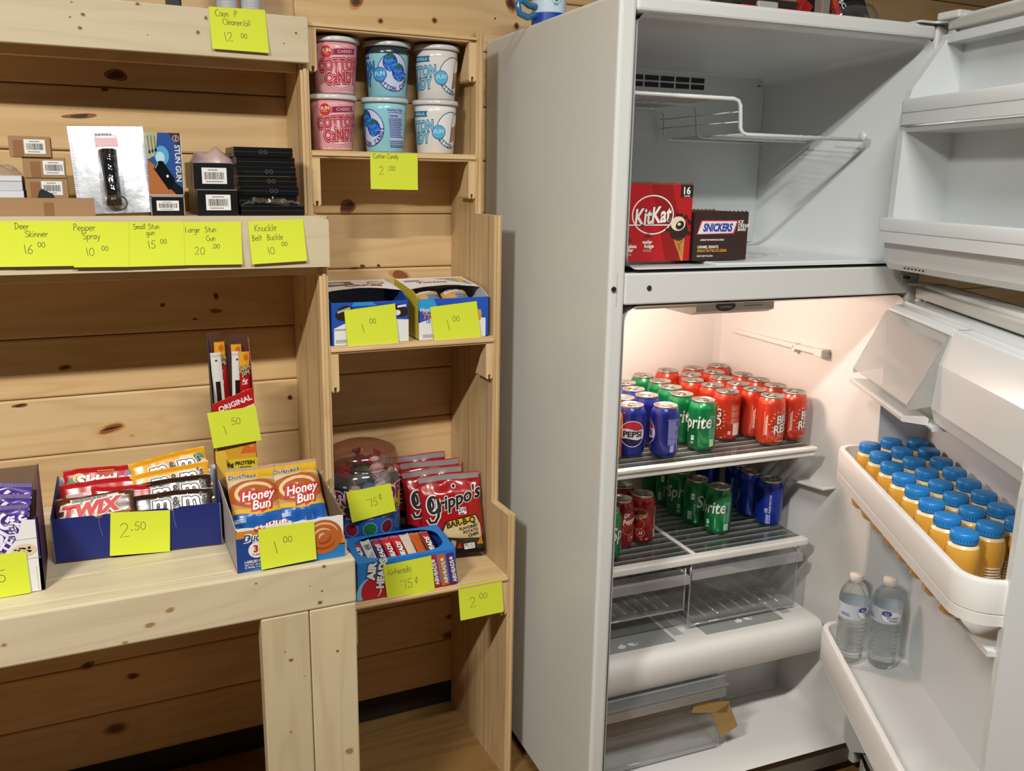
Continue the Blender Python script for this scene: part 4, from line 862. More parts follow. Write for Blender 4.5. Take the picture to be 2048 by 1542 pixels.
# ---- cotton candy tubs
def tub(kind, label, loc, rz):
    base = {'pink': '#dd949c', 'aqua': '#8fd0dc', 'white': '#e4e1dc'}[kind]; t = thing('candy_tub', label, 'tub', loc, rz, 'cotton candy tubs in the top bay')
    P = mat(base, .3, coat=.5); r0, r1, H = .0415, .0485, .106
    rr_ = lambda z: r0 + (r1 - r0) * z / H
    b = MB(); b.lathe([(.0, 0), (.039, 0), (.0415, .003), (rr_(.09), .09)], P, 48, cap=False)
    up = {'pink': P, 'aqua': mat('#25343c', .25, coat=.5), 'white': mat('#d9d7d4', .25, coat=.5)}[kind]
    b.lathe([(rr_(.09), .09), (r1, .106), (r1 - .002, .106)], up if 'low' not in label else P, 48, cap=False)
    f = lambda s, q, l: (sin(s / rr_(q)) * (rr_(q) + .0002 + l * .00015), -cos(s / rr_(q)) * (rr_(q) + .0002 + l * .00015), q); D = lambda sh, l, m: b.decal(sh, f, l, m, ds=.004)
    if kind == 'pink':
        for i in range(9):
            rad_ = .028 + i * .0045; D(stroke([p for p in ellpts(.005, .045, rad_, rad_ * .95, 35 + 5 * i, 335 - 4 * i, 40) if .004 < p[1] < .099 and abs(p[0]) < .07], .0016), 1, mat('#efc3c4', .35))
        D(poly(ellpts(.004, .046, .036, .033, 0, 360, 30)), 2, mat('#ecb9bc', .35))
        M1, M2, M3 = mat('#8c1d45', .4), mat('#f0b4b4', .4), mat('#b3202f', .4)
        D(poly([(-.012, .078), (.044, .083), (.040, .0885), (.044, .0945), (-.012, .090)]), 3, M1); D(xf(txt('CHERRY', .0062, .015, 0, 1, sp=1.1), .017, .0865, 4), 4, M2)
        for l, o, m in ((4, .2, M1), (5, .1, M2), (6, .035, M3)):
            D(xf(txt('COTTON', .0225, o * .6, 0, .62, sp=1.12), .003, .0595, 4), l, m); D(xf(txt('CaNDY', .0225, o * .6, 0, .62, sp=1.12), .009, .034, 4), l, m)
        D(ell(-.0245, .0845, .0135), 7, M2); D(ell(-.0245, .0845, .0125), 8, mat('#c4322c', .4)); D(xf(txt('FUN', .0072, .03, 0, .95), -.0245, .087, 8), 9, mat('#f3cfc6')); D(xf(lines(0, 0, .017, .003, 1, .6), -.0245, .0805), 9, mat('#e88a60'))
    else:
        dk, md, lt = ('#2a2a86', '#2f7fd0', '#b9c6e8') if kind == 'aqua' else ('#14567e', '#2f8fc2', '#bfe0ee')
        D(ring(.012, .052, .037, .040, .0016, 40), 3, mat(dk, .4))
        D(ell(.012, .052, .0355, .0385, 40), 1, mat('#c8d2ea' if kind == 'aqua' else '#e6e8e8', .35))
        if kind == 'aqua':
            for cx, cy in ((.004, .072), (.024, .052)):
                D(ell(cx, cy, .0165, .0185, 20), 4, mat('#1d3f9c', .4)); rq = random.Random(3)
                for k in range(16): a = k * 2.4; q_ = .0035 * math.sqrt(k); D(ell(cx + q_ * cos(a), cy - .001 + q_ * sin(a) * 1.1, .0036, .0036, 10), 5, mat(('#2a6ccf', '#3c8ae0')[k % 2], .35))
                D(poly([(cx - .011, cy + .012), (cx - .004, cy + .015), (cx, cy + .021), (cx + .004, cy + .015), (cx + .011, cy + .011), (cx + .004, cy + .009), (cx, cy + .006), (cx - .005, cy + .009)]), 6, mat('#1c6a4a', .4))
            if rz > 1 or 'low' in label: pass
            D(rect(.079, .054, .040, .080), 2, mat('#a9c4e2', .4)); D(xf(txt('Nutrition Facts', .0052, .02, 0, .8), .078, .090), 3, mat(dk)); D(rect(.078, .0845, .036, .0012), 3, mat(dk)); D(xf(txt('Calories', .0055, .02, 0, .8, al='L'), .061, .078), 3, mat(dk))
            D(lines(.078, .052, .036, .042, 12, .5, 6), 3, mat(dk)); D(lines(.078, .018, .038, .016, 4, .5, 7, False), 3, mat(dk))
        else:
            D(poly([(0.0090, .024), (0.0270, .030), (0.0390, .074), (0.0170, .076)]), 4, mat('#1c4a7c', .4)); D(poly([(0.0110, .026), (0.0240, .030), (0.0330, .066), (0.0170, .060)]), 5, mat('#b98450', .4)); D(poly([(0.0150, .058), (0.0340, .064), (0.0370, .082), (0.0290, .088), (0.0170, .080)]), 6, mat('#e9e4da', .4)); D(stroke([(0.0340, .064), (0.0390, .082), (0.0310, .092), (0.0190, .083), (0.0130, .058)], .0014), 7, mat('#5b9fc4'))
        arc = 'COTTON CANDY'
        for i, c in enumerate(arc):
            if c == ' ': continue
            a = rad(200 + i * 14.2); D(xf(txt(c, .0085, .03, 0, .75), .012 + .0315 * cos(a), .052 + .034 * sin(a), math.degrees(a) + 90), 8, mat(dk))
        D(ell(-.019, .047, .0152), 8, mat(dk, .4)); D(ell(-.019, .047, .014), 9, mat('#3a8fd0' if kind == 'aqua' else '#58b0d8', .4)); D(xf(txt('FUN', .0085, .03, 0, .95), -.019, .0485, 6), 10, mat('#a9dcf0'))
        for l, o, m in ((3, .11, mat(dk, .4)), (4, .03, mat(md if kind == 'aqua' else '#7cc6e4', .4))):
            D(xf(txt('COTTON', .0225, o * .6, 0, .62, sp=1.12), -.078, .0585, 4), l, m); D(xf(txt('CaNDY', .0225, o * .6, 0, .62, sp=1.12), -.075, .033, 4), l, m)
        D(poly([(-.1, .080), (-.046, .080), (-.049, .086), (-.046, .092), (-.1, .092)]), 3, mat(dk if kind == 'aqua' else '#1c6f9c', .4)); D(xf(txt('VANILLA' if kind == 'white' else 'RASPBERRY', .006, .015), -.070, .086), 4, mat(lt))
    b.build('tub_body', t)
    b = MB(); b.lathe([(.0485, .1055), (.0525, .1058), (.0532, .1085), (.0526, .1145), (.0505, .1165), (.049, .114), (.0, .113)], mat('#cfcbcb' if kind != 'aqua' else '#bcc6c8', .3, coat=.4), 48, cap=False); b.build('tub_lid', t)
zc = 1.4845
tub('pink', 'pink cherry tub in the lower row, above the shelf edge at the left', (.5155, 2.000, zc), rad(-4)); tub('pink', 'pink cherry tub in the upper row at the left', (.524, 2.003, zc + .1172), rad(-6))
tub('aqua', 'pale blue tub in the lower row with its nutrition panel showing', (.634, 2.003, zc), rad(-82)); tub('aqua', 'dark topped blue raspberry tub in the upper row', (.642, 2.006, zc + .1172), rad(-14))
tub('white', 'white vanilla tub in the lower row at the right', (.753, 2.000, zc), rad(14)); tub('white', 'white vanilla tub in the upper row at the right', (.757, 2.002, zc + .1172), rad(18))

# ---- cakes on the second shelf
zt = 1.0817
def cakebox(label, x, w, kind):
    t = thing('snack_carton', label, 'carton', (x, 1.838, zt)); BL = mat('#1f4fb0', .4); b = MB(); d = .165
    b.box(0, 0, 0, w, d, .0015, PAPER); b.box(0, 0, 0, w, .0015, .09, BL if kind == 'cup' else mat('#1d52b8', .4)); b.box(0, d - .0015, 0, w, d, .118, PAPER)
    for xx in (0, w - .0015): b.prism([(0, 0), (d, 0), (d, .118), (.04, .105), (0, .09)], 'x', xx, xx + .0015, mat('#2450a8', .4) if kind == 'cup' else (mat('#d8c13c', .45) if xx == 0 else mat('#c9ccd4', .5)))
    f = flat(); D = lambda sh, l, m: b.decal(sh, f, l, m)
    if kind == 'cup':
        D(poly([(.006, 0), (w, 0), (w, .048), (.11, .052), (.06, .05), (.03, .046), (.006, .036)]), 1, PAPER); D(ell(.03, .068, .021, .015, 24, 20), 1, mat('#2e1c18', .4)); D(stroke([(.014, .070), (.042, .0785)], .005), 2, PAPER)
        for k in range(7): D(ring(.014 + k * .0046, .070 + k * .0014, .0026, .0024, .0008, 10), 3, mat('#2e1c18'))
        D(ell(.152, .068, .019, .013, 24, -20), 1, mat('#2e1c18', .4)); D(ell(.145, .064, .008, .006), 2, PAPER); D(stroke([(.146, .077), (.166, .079)], .0045), 2, PAPER); D(rect(.02, .033, .03, .003), 2, mat('#9a9a9a')); D(lines(.024, .008, .03, .008, 3, .5, 3), 2, mat('#777'.replace('777', '777777'))); D(poly([(.05, .09), (.09, .09), (.10, .082), (.045, .082)]), 1, mat('#2b8fd0', .4))
    else:
        D(poly([(0, .0), (w - .008, .0), (w - .008, .042), (.1, .052), (.04, .050), (.0, .038)]), 1, PAPER); D(poly([(.0, .09), (.035, .09), (.045, .07), (.04, .055), (.0, .066)]), 1, mat('#2b9ad6', .4)); D(xf(txt('Hostess', .008, .02, .2), .022, .067), 2, PAPER)
        for l, o, m in ((3, .06, PAPER), (4, .03, mat('#b8232e'))): D(xf(txt('Twinkies', .013, o, .1, .9, al='L'), .008, .054), l, m)
        D(xf(txt('10', .008, .03), .022, .041), 3, mat('#2b6fb8')); D(poly([(.118, .040), (.148, .038), (.150, .052), (.148, .062), (.12, .064)]), 2, mat('#cf9b4e', .5)); D(lines(.024, .008, .03, .008, 3, .5, 3), 2, mat('#777777'))
    b.build('carton', t, bevel=.0006)
    # half torn lid, lifted
    b = MB(); LT = PAPER; n = 10; rq = random.Random(w)
    fr_ = [(w * i / n, .050 + rq.uniform(-.004, .004) + (.012 if kind == 'cup' else .01) * sin(pi * i / n), .1065 + .006 * sin(pi * i / n)) for i in range(n + 1)]
    bk = [(w * i / n, d - .001, .1175) for i in range(n + 1)]
    b.loft([fr_, bk], LT, close=False); b.loft([[(x_, y_, z_ - .001) for x_, y_, z_ in fr_], [(x_, y_, z_ - .001) for x_, y_, z_ in bk]], KDK, close=False)
    lf = lambda s, q, l: (s, .055 + q, .1078 + (q / .11) * .0095 + .0045 * sin(pi * s / w) * (1 - q / .11) + l * .0003)
    D = lambda sh, l, m: b.decal(sh, lf, l, m, ds=.02)
    if kind == 'cup': D(rect(w * .25, .07, .08, .05), 1, mat('#6a5a50', .5)); D(ell(.045, .07, .02, .013), 2, mat('#c9c2b8', .5)); D(xf(txt('CAKES', .02, .03, .2), .1, .04), 2, mat('#c0453e')); D(ring(.135, .07, .02, .014, .004), 2, mat('#6a5a50', .5))
    else: D(poly([(.09, .1), (.16, .1), (.16, .02), (.13, .05)]), 1, mat('#9aa0a4', .5)); D(rect(.15, .08, .02, .04), 2, mat('#d8c13c', .5)); D(xf(txt('Twinkies', .017, .04, .15, .8), .07, .05), 2, mat('#c0584e')); D(lines(.035, .075, .05, .02, 3, .5), 2, mat('#8a8a90'))
    b.build('carton_lid', t); return t
cakebox('blue and white carton of chocolate cupcakes, left of the pair on the middle shelf', .4575, .171, 'cup'); cakebox('blue carton of cream cakes with yellow side, right of the pair on the middle shelf', .652, .168, 'twk')
CLB = clear('#f2f2f0', .22, .12, .08)
for i in range(3): bag('wrapped_cake', ['wrapped chocolate cupcake at the left in the cupcake carton', 'wrapped chocolate cupcake in the middle of the cupcake carton', 'wrapped chocolate cupcake at the right in the cupcake carton'][i], 'cake', .052, .07, .03, mat('#2a2022', .25, coat=.5), [(lines(0, .035, .03, .02, 4, .5, i), 1, mat('#8a8aa0'))], mtx((.4575 + .03 + i * .055, 1.872, zt + .046), 66, 0, rng.uniform(-6, 6)), 'cakes in the cupcake carton', seed=i, crimp=.006)
for i in range(2): bag('wrapped_cake', ['wrapped yellow sponge cake at the left in the yellow sided carton', 'wrapped yellow sponge cake at the right in the yellow sided carton'][i], 'cake', .066, .1, .034, mat('#c79a58', .3, coat=.4), [(rect(.012, .04, .04, .04), 1, mat('#9a9fb4')), (lines(.012, .04, .038, .036, 9, .5, i), 2, mat('#565a78')), (rect(0, .075, .056, .018), 1, mat('#d8cfc0')), (lines(0, .075, .05, .012, 2, .5, i), 2, mat('#5a4a8a'))], mtx((.652 + .048 + i * .07, 1.858, zt + .046), 58, 0, 3), 'sponge cakes in the yellow sided carton', seed=i + 5, crimp=.006)
def nY(Y): return lambda x, y: onY(x, y, Y)
note('yellow note priced 1.00 on the chocolate cupcake carton', [(688, 621), (790, 607), (796, 685), (695, 693)], 1.8355, [('1', .28, .34, .24), ('00', .46, .56, .14)], curl=.004)
note('yellow note priced 1.00 on the cream cake carton with the yellow side', [(860, 614), (953, 602), (961, 678), (868, 688)], 1.8355, [('1', .28, .34, .26), ('00', .44, .54, .15)], curl=.004)

# ---- middle shelf of the left bay
zm = 1.3528
def kbox(label, x0, x1, z0, h, Y, d, bc=True, tape=.25, group='stacked kraft boxes', yaw=0):
    t = thing('cardboard_box', label, 'box', (x0, Y, z0), rad(yaw), group); w = x1 - x0; b = MB(); b.box(0, 0, 0, w, d, h, KRAFT); f = flat()
    if tape: b.decal(rect(w * tape, h - .021, .016, .027), f, 1, mat('#8a5f36', .5))
    if bc: label_bc(b, f, w * (.62 if tape < .3 else .72), h - .018, .034, .025, int(x0 * 999) % 50, 2)
    b.box(-.0002, d * .48, h - .0002, w + .0002, d * .52, h + .0002, mat('#6e5238', .8)); b.build('box', t, bevel=.0012); return t
kbox('small kraft box with a barcode label, bottom of the stack', -.084, -.016, zm, .0665, 1.878, .10, tape=.22); kbox('small kraft box with a barcode label, middle of the stack', -.086, -.017, zm + .0669, .036, 1.876, .10, tape=.3); kbox('small kraft box with a barcode label, top of the stack shifted left', -.1045, -.038, zm + .1033, .036, 1.872, .11, tape=.22)
kbox('long flat kraft carton lying along the front of the middle shelf', -.30, .026, zm, .0315, 1.829, .034, bc=False, tape=.77, group=None)
b = MB(); b.prism([(0, 0), (.028, 0), (.026, .006), (.008, .016), (.004, .012)], 'y', 0, .004, mat('#0e0d0c', .6)); b.box(.002, .004, 0, .024, .012, .004, mat('#0e0d0c', .6)); tag(b.build('plastic_scrap', loc=(-.066, 1.842, zm + .032)), 'crumpled black plastic scrap lying on the long kraft carton', 'scrap')
for k, (h, x1) in enumerate(((.043, -.0885), (.026, -.0895))):
    t = thing('white_box', ('flat white box at the bottom beside the kraft stack', 'flat white box on top beside the kraft stack')[k], 'box', (-.26, 1.872, zm + (.0434 if k else 0)), 0, 'flat white boxes'); b = MB(); b.box(0, 0, 0, .26 + x1, .11, h, mat('#c4c6cc', .5)); b.box(0, -.0004, h * .62, .26 + x1 + .0003, 0, h * .66, mat('#8d9098', .5)); b.build('box', t, bevel=.002); b = MB(); b.box(0, -.0009, h * .66, .26 + x1, -.0001, h - .001, mat('#d0d2d6', .5)); b.build('box_flap', t)
b = MB(); r = random.Random(5); b.grid(lambda i, j: (-.22 + .13 * i, .012 + .09 * j, .024 * sin(pi * i) ** .6 * sin(pi * j) ** .6 * (1 + .3 * sin(i * 17 + j * 9)) + .001), 16, 12, clear('#ffffff', .18, .12, .05)); tag(b.build('bubble_bag', loc=(0, 1.872, zm + .0697)), 'clear plastic bag lying on the flat white boxes', 'bag')
# silver pouch
FOIL = mat('#d5d8dc', .24, metal=.55, spec=1, bump=.5, bs=28); M = mtx((.0635, 1.862, zm + .0035), 14, -2, 2)
t = thing('pepper_spray_pouch', 'silver foil pouch with a clear window leaning beside the kraft boxes', 'pouch'); t.matrix_world = M
b = MB(); w, h = .13, .163; pf = lambda s, q, l=0: (s, -.002 - .004 * sin(pi * (s / w + .5)) * sin(pi * q / h) - l * .0003, q)
b.grid(lambda i, j: pf((i - .5) * w, j * h), 16, 20, FOIL); b.grid(lambda i, j: ((i - .5) * w, .001, j * h), 4, 4, FOIL)
for i in range(40):
    for s in (-1, 1): b.decal(rect(s * (w / 2 - .0035), .004 + i * .004, .006, .0012), pf, 1, mat('#8f9298', .3, metal=.8))
b.decal(ring(0, .082, .059, .080, .0012, 4), pf, 1, FOIL) if 0 else None
for s in (-1, 1): b.decal(rect(s * .0565, .08, .0009, .152), pf, 1, mat('#9a9da2', .3, metal=.9))
b.decal(rect(0, .155, .1, .001), pf, 1, mat('#9a9da2', .3, metal=.9)); b.decal(rect(-.002, .079, .040, .135), pf, 1, mat('#b8aeb0', .35)); b.decal(rect(-.002, .133, .040, .018), pf, 2, mat('#d3adad', .5)); b.decal(lines(-.002, .148, .036, .006, 1, .7, 3), pf, 2, mat('#55555a'))
b.build('foil_pouch', t)
b = MB(); b.tube([(-.003, -.013, .115), (-.003, -.013, .04), (-.001, -.013, .03)], [.0165, .0135, .012], mat('#15171a', .15, coat=1), 20); b.tube([(-.003, -.013, .012), (-.003, -.013, .03)], [.013, .014], mat('#2e2620', .3), 20); b.tube([(.005 + .013 * cos(a), -.021, .015 + .013 * sin(a)) for a in [2 * pi * k / 24 for k in range(24)]], .0012, mat('#1c1814', .3, metal=.5), 6, closed=True); b.build('spray_can', t)
b = MB(); b.grid(lambda i, j: (-.023 + .042 * i, -.006 - .026 * sin(pi * i) ** .7 * min(1, 6 * min(j, 1 - j)) - .001 * sin(j * 40 + i * 9), .008 + .118 * j), 14, 24, clear('#ffffff', .12, .08)); b.build('pouch_window', t)
# stun gun boxes
K_ = mat('#0d0d0f', .35)
t = thing('small_black_box', 'small black box with barcode under the upright stun gun box', 'box', (.123, 1.860, zm)); b = MB(); w, h = .062, .0368; b.box(0, 0, 0, w, .06, h, K_); f = flat(); label_bc(b, f, .031, .018, .040, .019, 8); [b.decal(s, f, 1, mat('#9a9a98', .4)) for s in (rect(.031, h - .0015, w, .0022), rect(.0012, h / 2, .0018, h), rect(w - .0012, h / 2, .0018, h))]; b.build('box', t, bevel=.0008)
t = thing('stun_gun_box', 'upright stun gun box with blue and orange artwork standing on the small black box', 'box', (.1235, 1.866, zm + .0372), rad(0)); b = MB(); w, h = .062, .116; b.box(0, 0, 0, w, .03, h, mat('#2a4f8c', .35)); f = flat(); D = lambda sh, l, m: b.decal(sh, f, l, m)
D(poly([(0, h), (.021, h), (.017, .075), (.0, .066)]), 1, mat('#a9ab86', .4)); D(poly([(.021, h), (.045, h), (.050, .10), (.052, .04), (.04, .03), (.014, .065), (.017, .085)]), 1, mat('#1f4b8f', .4)); D(ell(.026, .074, .013, .018, 24), 2, mat('#4f9cc8', .5)); D(ell(.023, .07, .008, .011, 20), 3, mat('#a9d4e0', .5)); D(poly([(0, .066), (.012, .056), (.036, .014), (.058, 0), (0, 0)]), 2, mat('#a8622f', .5)); D(poly([(.036, .014), (.046, .026), (.062, .012), (.062, 0), (.05, 0)]), 3, K_); D(poly([(.04, h), (.062, h), (.062, .085), (.05, .10)]), 2, mat('#3a1f26', .4)); D(poly([(0, .066), (.002, .068), (.048, .0), (.044, .0)]), 3, mat('#c98a4a', .5)) if 0 else None
D(poly([(.010, .050), (.020, .064), (.027, .064), (.047, .03), (.04, .012), (.034, .011)]), 4, mat('#0c0f16', .25, coat=.5)); D(ell(.034, .036, .0022, .0026), 5, PAPER); D(stroke([(.018, .06), (.013, .05)], .002), 5, mat('#8a9096'))
for k in range(3): D(stroke([(.003 + k * .006, h - .006), (.005 + k * .0055, .082 + k * .002)], .0014), 2, mat('#4f5136')); D(ell(.005 + k * .0055, .080 + k * .002, .002, .0035), 2, mat('#2a2b22'))
D(ring(.053, h - .010, .0062, .0062, .0012, 20), 3, mat('#b9a9a4')); D(stroke([(.052, h - .006), (.055, h - .009), (.0515, h - .0105), (.054, h - .0145)], .0014), 4, mat('#d9c9c2'))
for l, o, m in ((4, .05, mat('#22304a')), (5, .025, mat('#d6d9da'))): D(xf(txt('STUN GUN', .0092, o, 0, 1.02), .0545, .060, -90), l, m)
D(rect(.031, .0008, w, .0016), 6, mat('#c9c9c4')); D(rect(w - .0006, h / 2, .0012, h), 6, mat('#c9c9c4')); b.build('box', t, bevel=.0006)
for k, (lb, x0, z0, h, Y) in enumerate((('black taser carton with barcode label, lower of two', .2075, zm, .0495, 1.846), ('black taser carton with barcode label, stacked on the lower one', .2035, zm + .0499, .0505, 1.852))):
    t = thing('black_carton', lb.replace('taser', 'stun gun'), 'box', (x0, Y, z0), 0, 'black stun gun cartons'); b = MB(); w = .0745; b.box(0, 0, 0, w, .15, h, K_); label_bc(b, flat(), .038, h * .5, .046, h * .6, 20 + k); f = side(0, .02)
    b.decal(xf(txt('TYPE', .014, .04, 0, .9), -.04, h * .5, 90), lambda s, q, l: (-.0004, -s, q), 1, mat('#55555a', .5)); b.decal(rect(w / 2, h - .0008, w, .0014), flat(), 1, mat('#8d8d8b', .4)); b.build('carton', t, bevel=.0008)
b = MB(); b.grid(lambda i, j: (.21 + .085 * i, 1.93 + .05 * j, zm + .1015 + .026 * sin(pi * i) ** .5 * sin(pi * j) ** .5 * (1 + .25 * sin(i * 13))), 14, 10, mat('#b89a92', .35, coat=.4)); tag(b.build('plastic_bag'), 'pinkish plastic bag lying behind on the black stun gun cartons', 'bag')
names = ['bottom', 'second from the bottom', 'third from the bottom', 'fourth from the bottom', 'third from the top', 'second from the top', 'topmost']
for k in range(7):
    z0 = zm + k * .0189; dx = (0, .003, .006, .004, .002, .001, -.003)[k]; Y = 1.842 if k == 0 else 1.876 + .002 * (k % 2)
    t = thing('buckle_box', 'flat black buckle box, %s of its pile at the shelf end' % names[k], 'box', (.287 + dx, Y, z0), 0, 'flat black buckle boxes'); b = MB(); w = .124 if k == 0 else .115; b.box(0, 0, 0, w, 1.99 - Y if k == 0 else .11, .0184, mat('#0b0b0c', .3)); b.box(-.0003, -.0004, .0088, w + .0003, .0, .0096, mat('#2e2e30', .4))
    if k in (1, 2, 3, 4, 6):
        for q_ in (0, .009): b.decal(ring(.055 + q_ + dx, .0095, .0035, .004, .0007, 16), flat(), 1, mat('#6e6e70', .4))
    b.build('box', t, bevel=.0008)
b = MB(); b.box(0, 0, 0, .066, .008, .0085, mat('#a8946a', .25, metal=.9)); b.box(.006, -.0008, .002, .030, .0, .0065, mat('#3b3222', .4)); b.tube([(.034, .004, .008), (.034, .004, .015)], .0018, mat('#c9b98a', .25, metal=.9), 8); b.box(-.006, -.001, .001, .0, .007, .009, mat('#c9c4b4', .25, metal=.9)); tag(b.build('belt_buckle', loc=(.316, 1.848, zm + .0258), rot=(0, rad(6), 0)), 'brass belt buckle lying in a clear bag before the black pile', 'buckle')
b = MB(); r = random.Random(9); hs_ = [[r.uniform(.0, 1) for _ in range(26)] for _ in range(10)]
b.grid(lambda i, j: (.290 + .118 * i, 1.8425 + .029 * j, zm + .0192 + .013 * sin(pi * i) ** .4 * sin(pi * min(1, j + .12)) ** .5 * (.5 + .7 * hs_[int(j * 9)][int(i * 25)])), 25, 9, clear('#ffffff', .3, .08, .03), smooth=False); tag(b.build('clear_bag'), 'crinkled clear bag around the brass buckle', 'bag')
# top shelf
for k, x in enumerate((.262, .312)):
    p = onY(454 if k == 0 else 503, 10, 2.0); t = thing('white_bottle', ('white ribbed bottle at the left inside the clear bag', 'white ribbed bottle at the right inside the clear bag')[k], 'bottle', (p.x, 2.005, 1.6785), 0, 'white bottles on the top shelf'); b = MB(); pr = [(.0, 0), (.0185, 0), (.02, .003)]; z = .005
    while z < .15: pr += [(.0200, z), (.0192, z + .0025), (.0200, z + .005)]; z += .006
    b.lathe(pr + [(.015, .162), (.0, .162)], mat('#d4d7dc', .4), 28, cap=False); b.build('bottle', t)
b = MB(); p = onY(480, 10, 2.0); b.grid(lambda i, j: (p.x - .062 + .112 * i + .004 * sin(j * 9), 1.968 + .004 * sin(i * 14 + j * 6), 1.6785 + .16 * j), 14, 14, clear('#ffffff', .15, .1, .03)); tag(b.build('clear_bag'), 'clear plastic bag holding the white ribbed bottles on the top shelf', 'bag')
p = onY(348, 2, 2.0); t = MB(); t.box(-.014, 0, 0, .014, .03, .115, mat('#15120f', .5)); tag(t.build('black_packet', loc=(p.x, 2.0, 1.6785), bevel=.003), 'small black packet at the top edge of the top shelf', 'packet')
# ---- snack boxes on the workbench
zb_ = .7215
# purple bar carton
PUR = mat('#3d2068', .4); t = thing('snack_carton', 'open carton with purple wrapped bars at the left end of the workbench', 'carton', (-.108, 1.642, zb_)); b = MB(); w, d = .26, .165
b.box(-w, 0, 0, 0, .0016, .058, PUR); b.prism([(-.055, 0), (-.006, 0), (-.004, .13), (-.024, .132), (-.034, .10), (-.055, .075), (-.085, .066), (-.085, 0)], 'y', -.0018, -.0002, PAPER); b.prism([(-.085, .0), (0, 0), (.0, .135), (-.006, .135), (-.02, .05), (-.085, .05)], 'y', .0, .0014, PUR)
b.box(-w, d - .0016, 0, 0, d, .178, KRIN); b.box(-w, 0, 0, 0, d, .0016, KRIN)
b.prism([(0, 0), (d, 0), (d, .18), (.12, .165), (.05, .14), (0, .135)], 'x', -.0016, 0, mat('#4a2c50', .5)); b.prism([(.002, .001), (d - .002, .001), (d - .002, .179), (.12, .164), (.05, .139), (.002, .134)], 'x', -.0022, -.0017, KRIN)
f = flat(-.002); D = lambda sh, l, m: b.decal(sh, f, l, m)
D(ell(-.025, .078, .019, .0115), 1, mat('#dac7a6', .5)); r = random.Random(6); [D(ell(-.025 + r.uniform(-.013, .013), .078 + r.uniform(-.007, .007), .0026, .0014, 8), 2, mat('#3a2a22')) for _ in range(12)]; D(rect(-.022, .098, .034, .0006), 2, mat('#b7b7b2')); D(rect(-.018, .062, .034, .0006), 2, mat('#a7a7a2')); D(rect(-.0095, .025, .0006, .044), 2, mat('#b7b7b2'))
b.build('carton', t)
PV = mat('#4a2a86', .25, coat=.5); PVL = mat('#d9d2ea', .4); CAKE = mat('#b08a5c', .6)
def pbag(lb, loc, tilt, roll, yaw, sd):
    a = []
    for l, o, m in ((2, .09, mat('#2a1450')), (3, .035, PVL)): a += [(xf(txt('BIG', .026, o, .15, .9), .026, .098, 62), l, m), (xf(txt('TEXAS', .021, o, .15, .75), .050, .088, 62), l, m)]
    r = random.Random(sd); a += [(poly(ellpts(.0, .04, .05, .024, 0, 360, 20)), 1, mat('#a98f6c', .5))] + [(stroke(ellpts(r.uniform(-.03, .03), .04 + r.uniform(-.012, .012), .014, .008, r.uniform(0, 90), r.uniform(200, 300), 10), .004), 2, mat(r.choice(('#d8c8a6', '#7d5f3c', '#c2a878')))) for _ in range(9)] + [(rect(.044, .1, .012, .04, 10), 2, PVL), (lines(.044, .1, .01, .036, 7, .5, sd), 3, mat('#3a2a5a'))]
    bag('snack_pack', lb, 'snack pack', .135, .14, .030, PV, a, mtx(loc, tilt, roll, yaw), 'purple wrapped bars in the carton', seed=sd)
pbag('purple wrapped bar at the back of the purple carton', (-.200, 1.744, zb_ + .026), 20, 5, -3, 1); pbag('purple wrapped bar in the middle of the purple carton', (-.202, 1.706, zb_ + .016), 20, 5, -2, 2); pbag('purple wrapped bar at the front of the purple carton', (-.203, 1.667, zb_ + .010), 20, 5, 0, 3)
note('cropped yellow note at the left edge on the purple bar carton', [(-70, 1116), (52, 1103), (62, 1184), (-64, 1206)], 1.639, [('.75', .26, .35, .28)], curl=.002)

# blue candy carton
ang = math.degrees(math.atan2(1.728 - 1.755, .297)); t = thing('candy_carton', 'low blue carton of chocolate and candy packs, centre of the workbench', 'carton', (-.0955, 1.752, zb_), rad(ang)); b = MB(); w, d = .298, .15; BB = mat('#17256e', .4)
def wedge(hl): return [(0, 0), (.298, 0), (.298, hl), (.222, hl), (.216, hl - .006), (.206, hl - .006), (.2, hl), (.09, hl), (.084, hl - .006), (.078, hl - .006), (.072, hl), (0, hl)]
b.box(0, 0, 0, w, d, .0016, KRIN); b.prism(wedge(.086), 'y', 0, .0018, BB); b.prism(wedge(.0855), 'y', .0018, .0022, KRIN); b.box(0, d - .0018, 0, w, d, .118, PAPER)
for x in (0, w - .0018): b.prism([(0, 0), (d, 0), (d, .122), (d - .012, .124), (.01, .09), (0, .086)], 'x', x, x + .0018, BB)
for x in (.0, w - .0022): b.box(x, -.0004, 0, x + .0022, 0, .086, mat('#6d6a72', .6))
for x in (.081, .211): b.decal(stroke([(x, .08), (x + .001, .06), (x + .004, .045)], .0006), flat(), 1, mat('#7b86b4'))
b.build('carton', t)
Mb = Matrix.Translation((-.0955, 1.752, zb_)) @ Matrix.Rotation(rad(ang), 4, 'Z')
def candy(label, x, y, z, tilt, roll, m, art, w=.142, h=.052, th=.016, sd=1, grp=None):
    bag('candy_pack', label, 'candy pack', w, h, th, m, art, Mb @ mtx((x, y, z), tilt, roll, 0) , 'candy packs in the blue carton', seed=sd, crimp=.0)
def crimped(M_): return M_
YEL = mat('#d99a1c', .28, coat=.4); RED = mat('#b01a20', .25, coat=.5); BRN = mat('#2e1c14', .25, coat=.5); CAR = mat('#5a3018', .25, coat=.5)
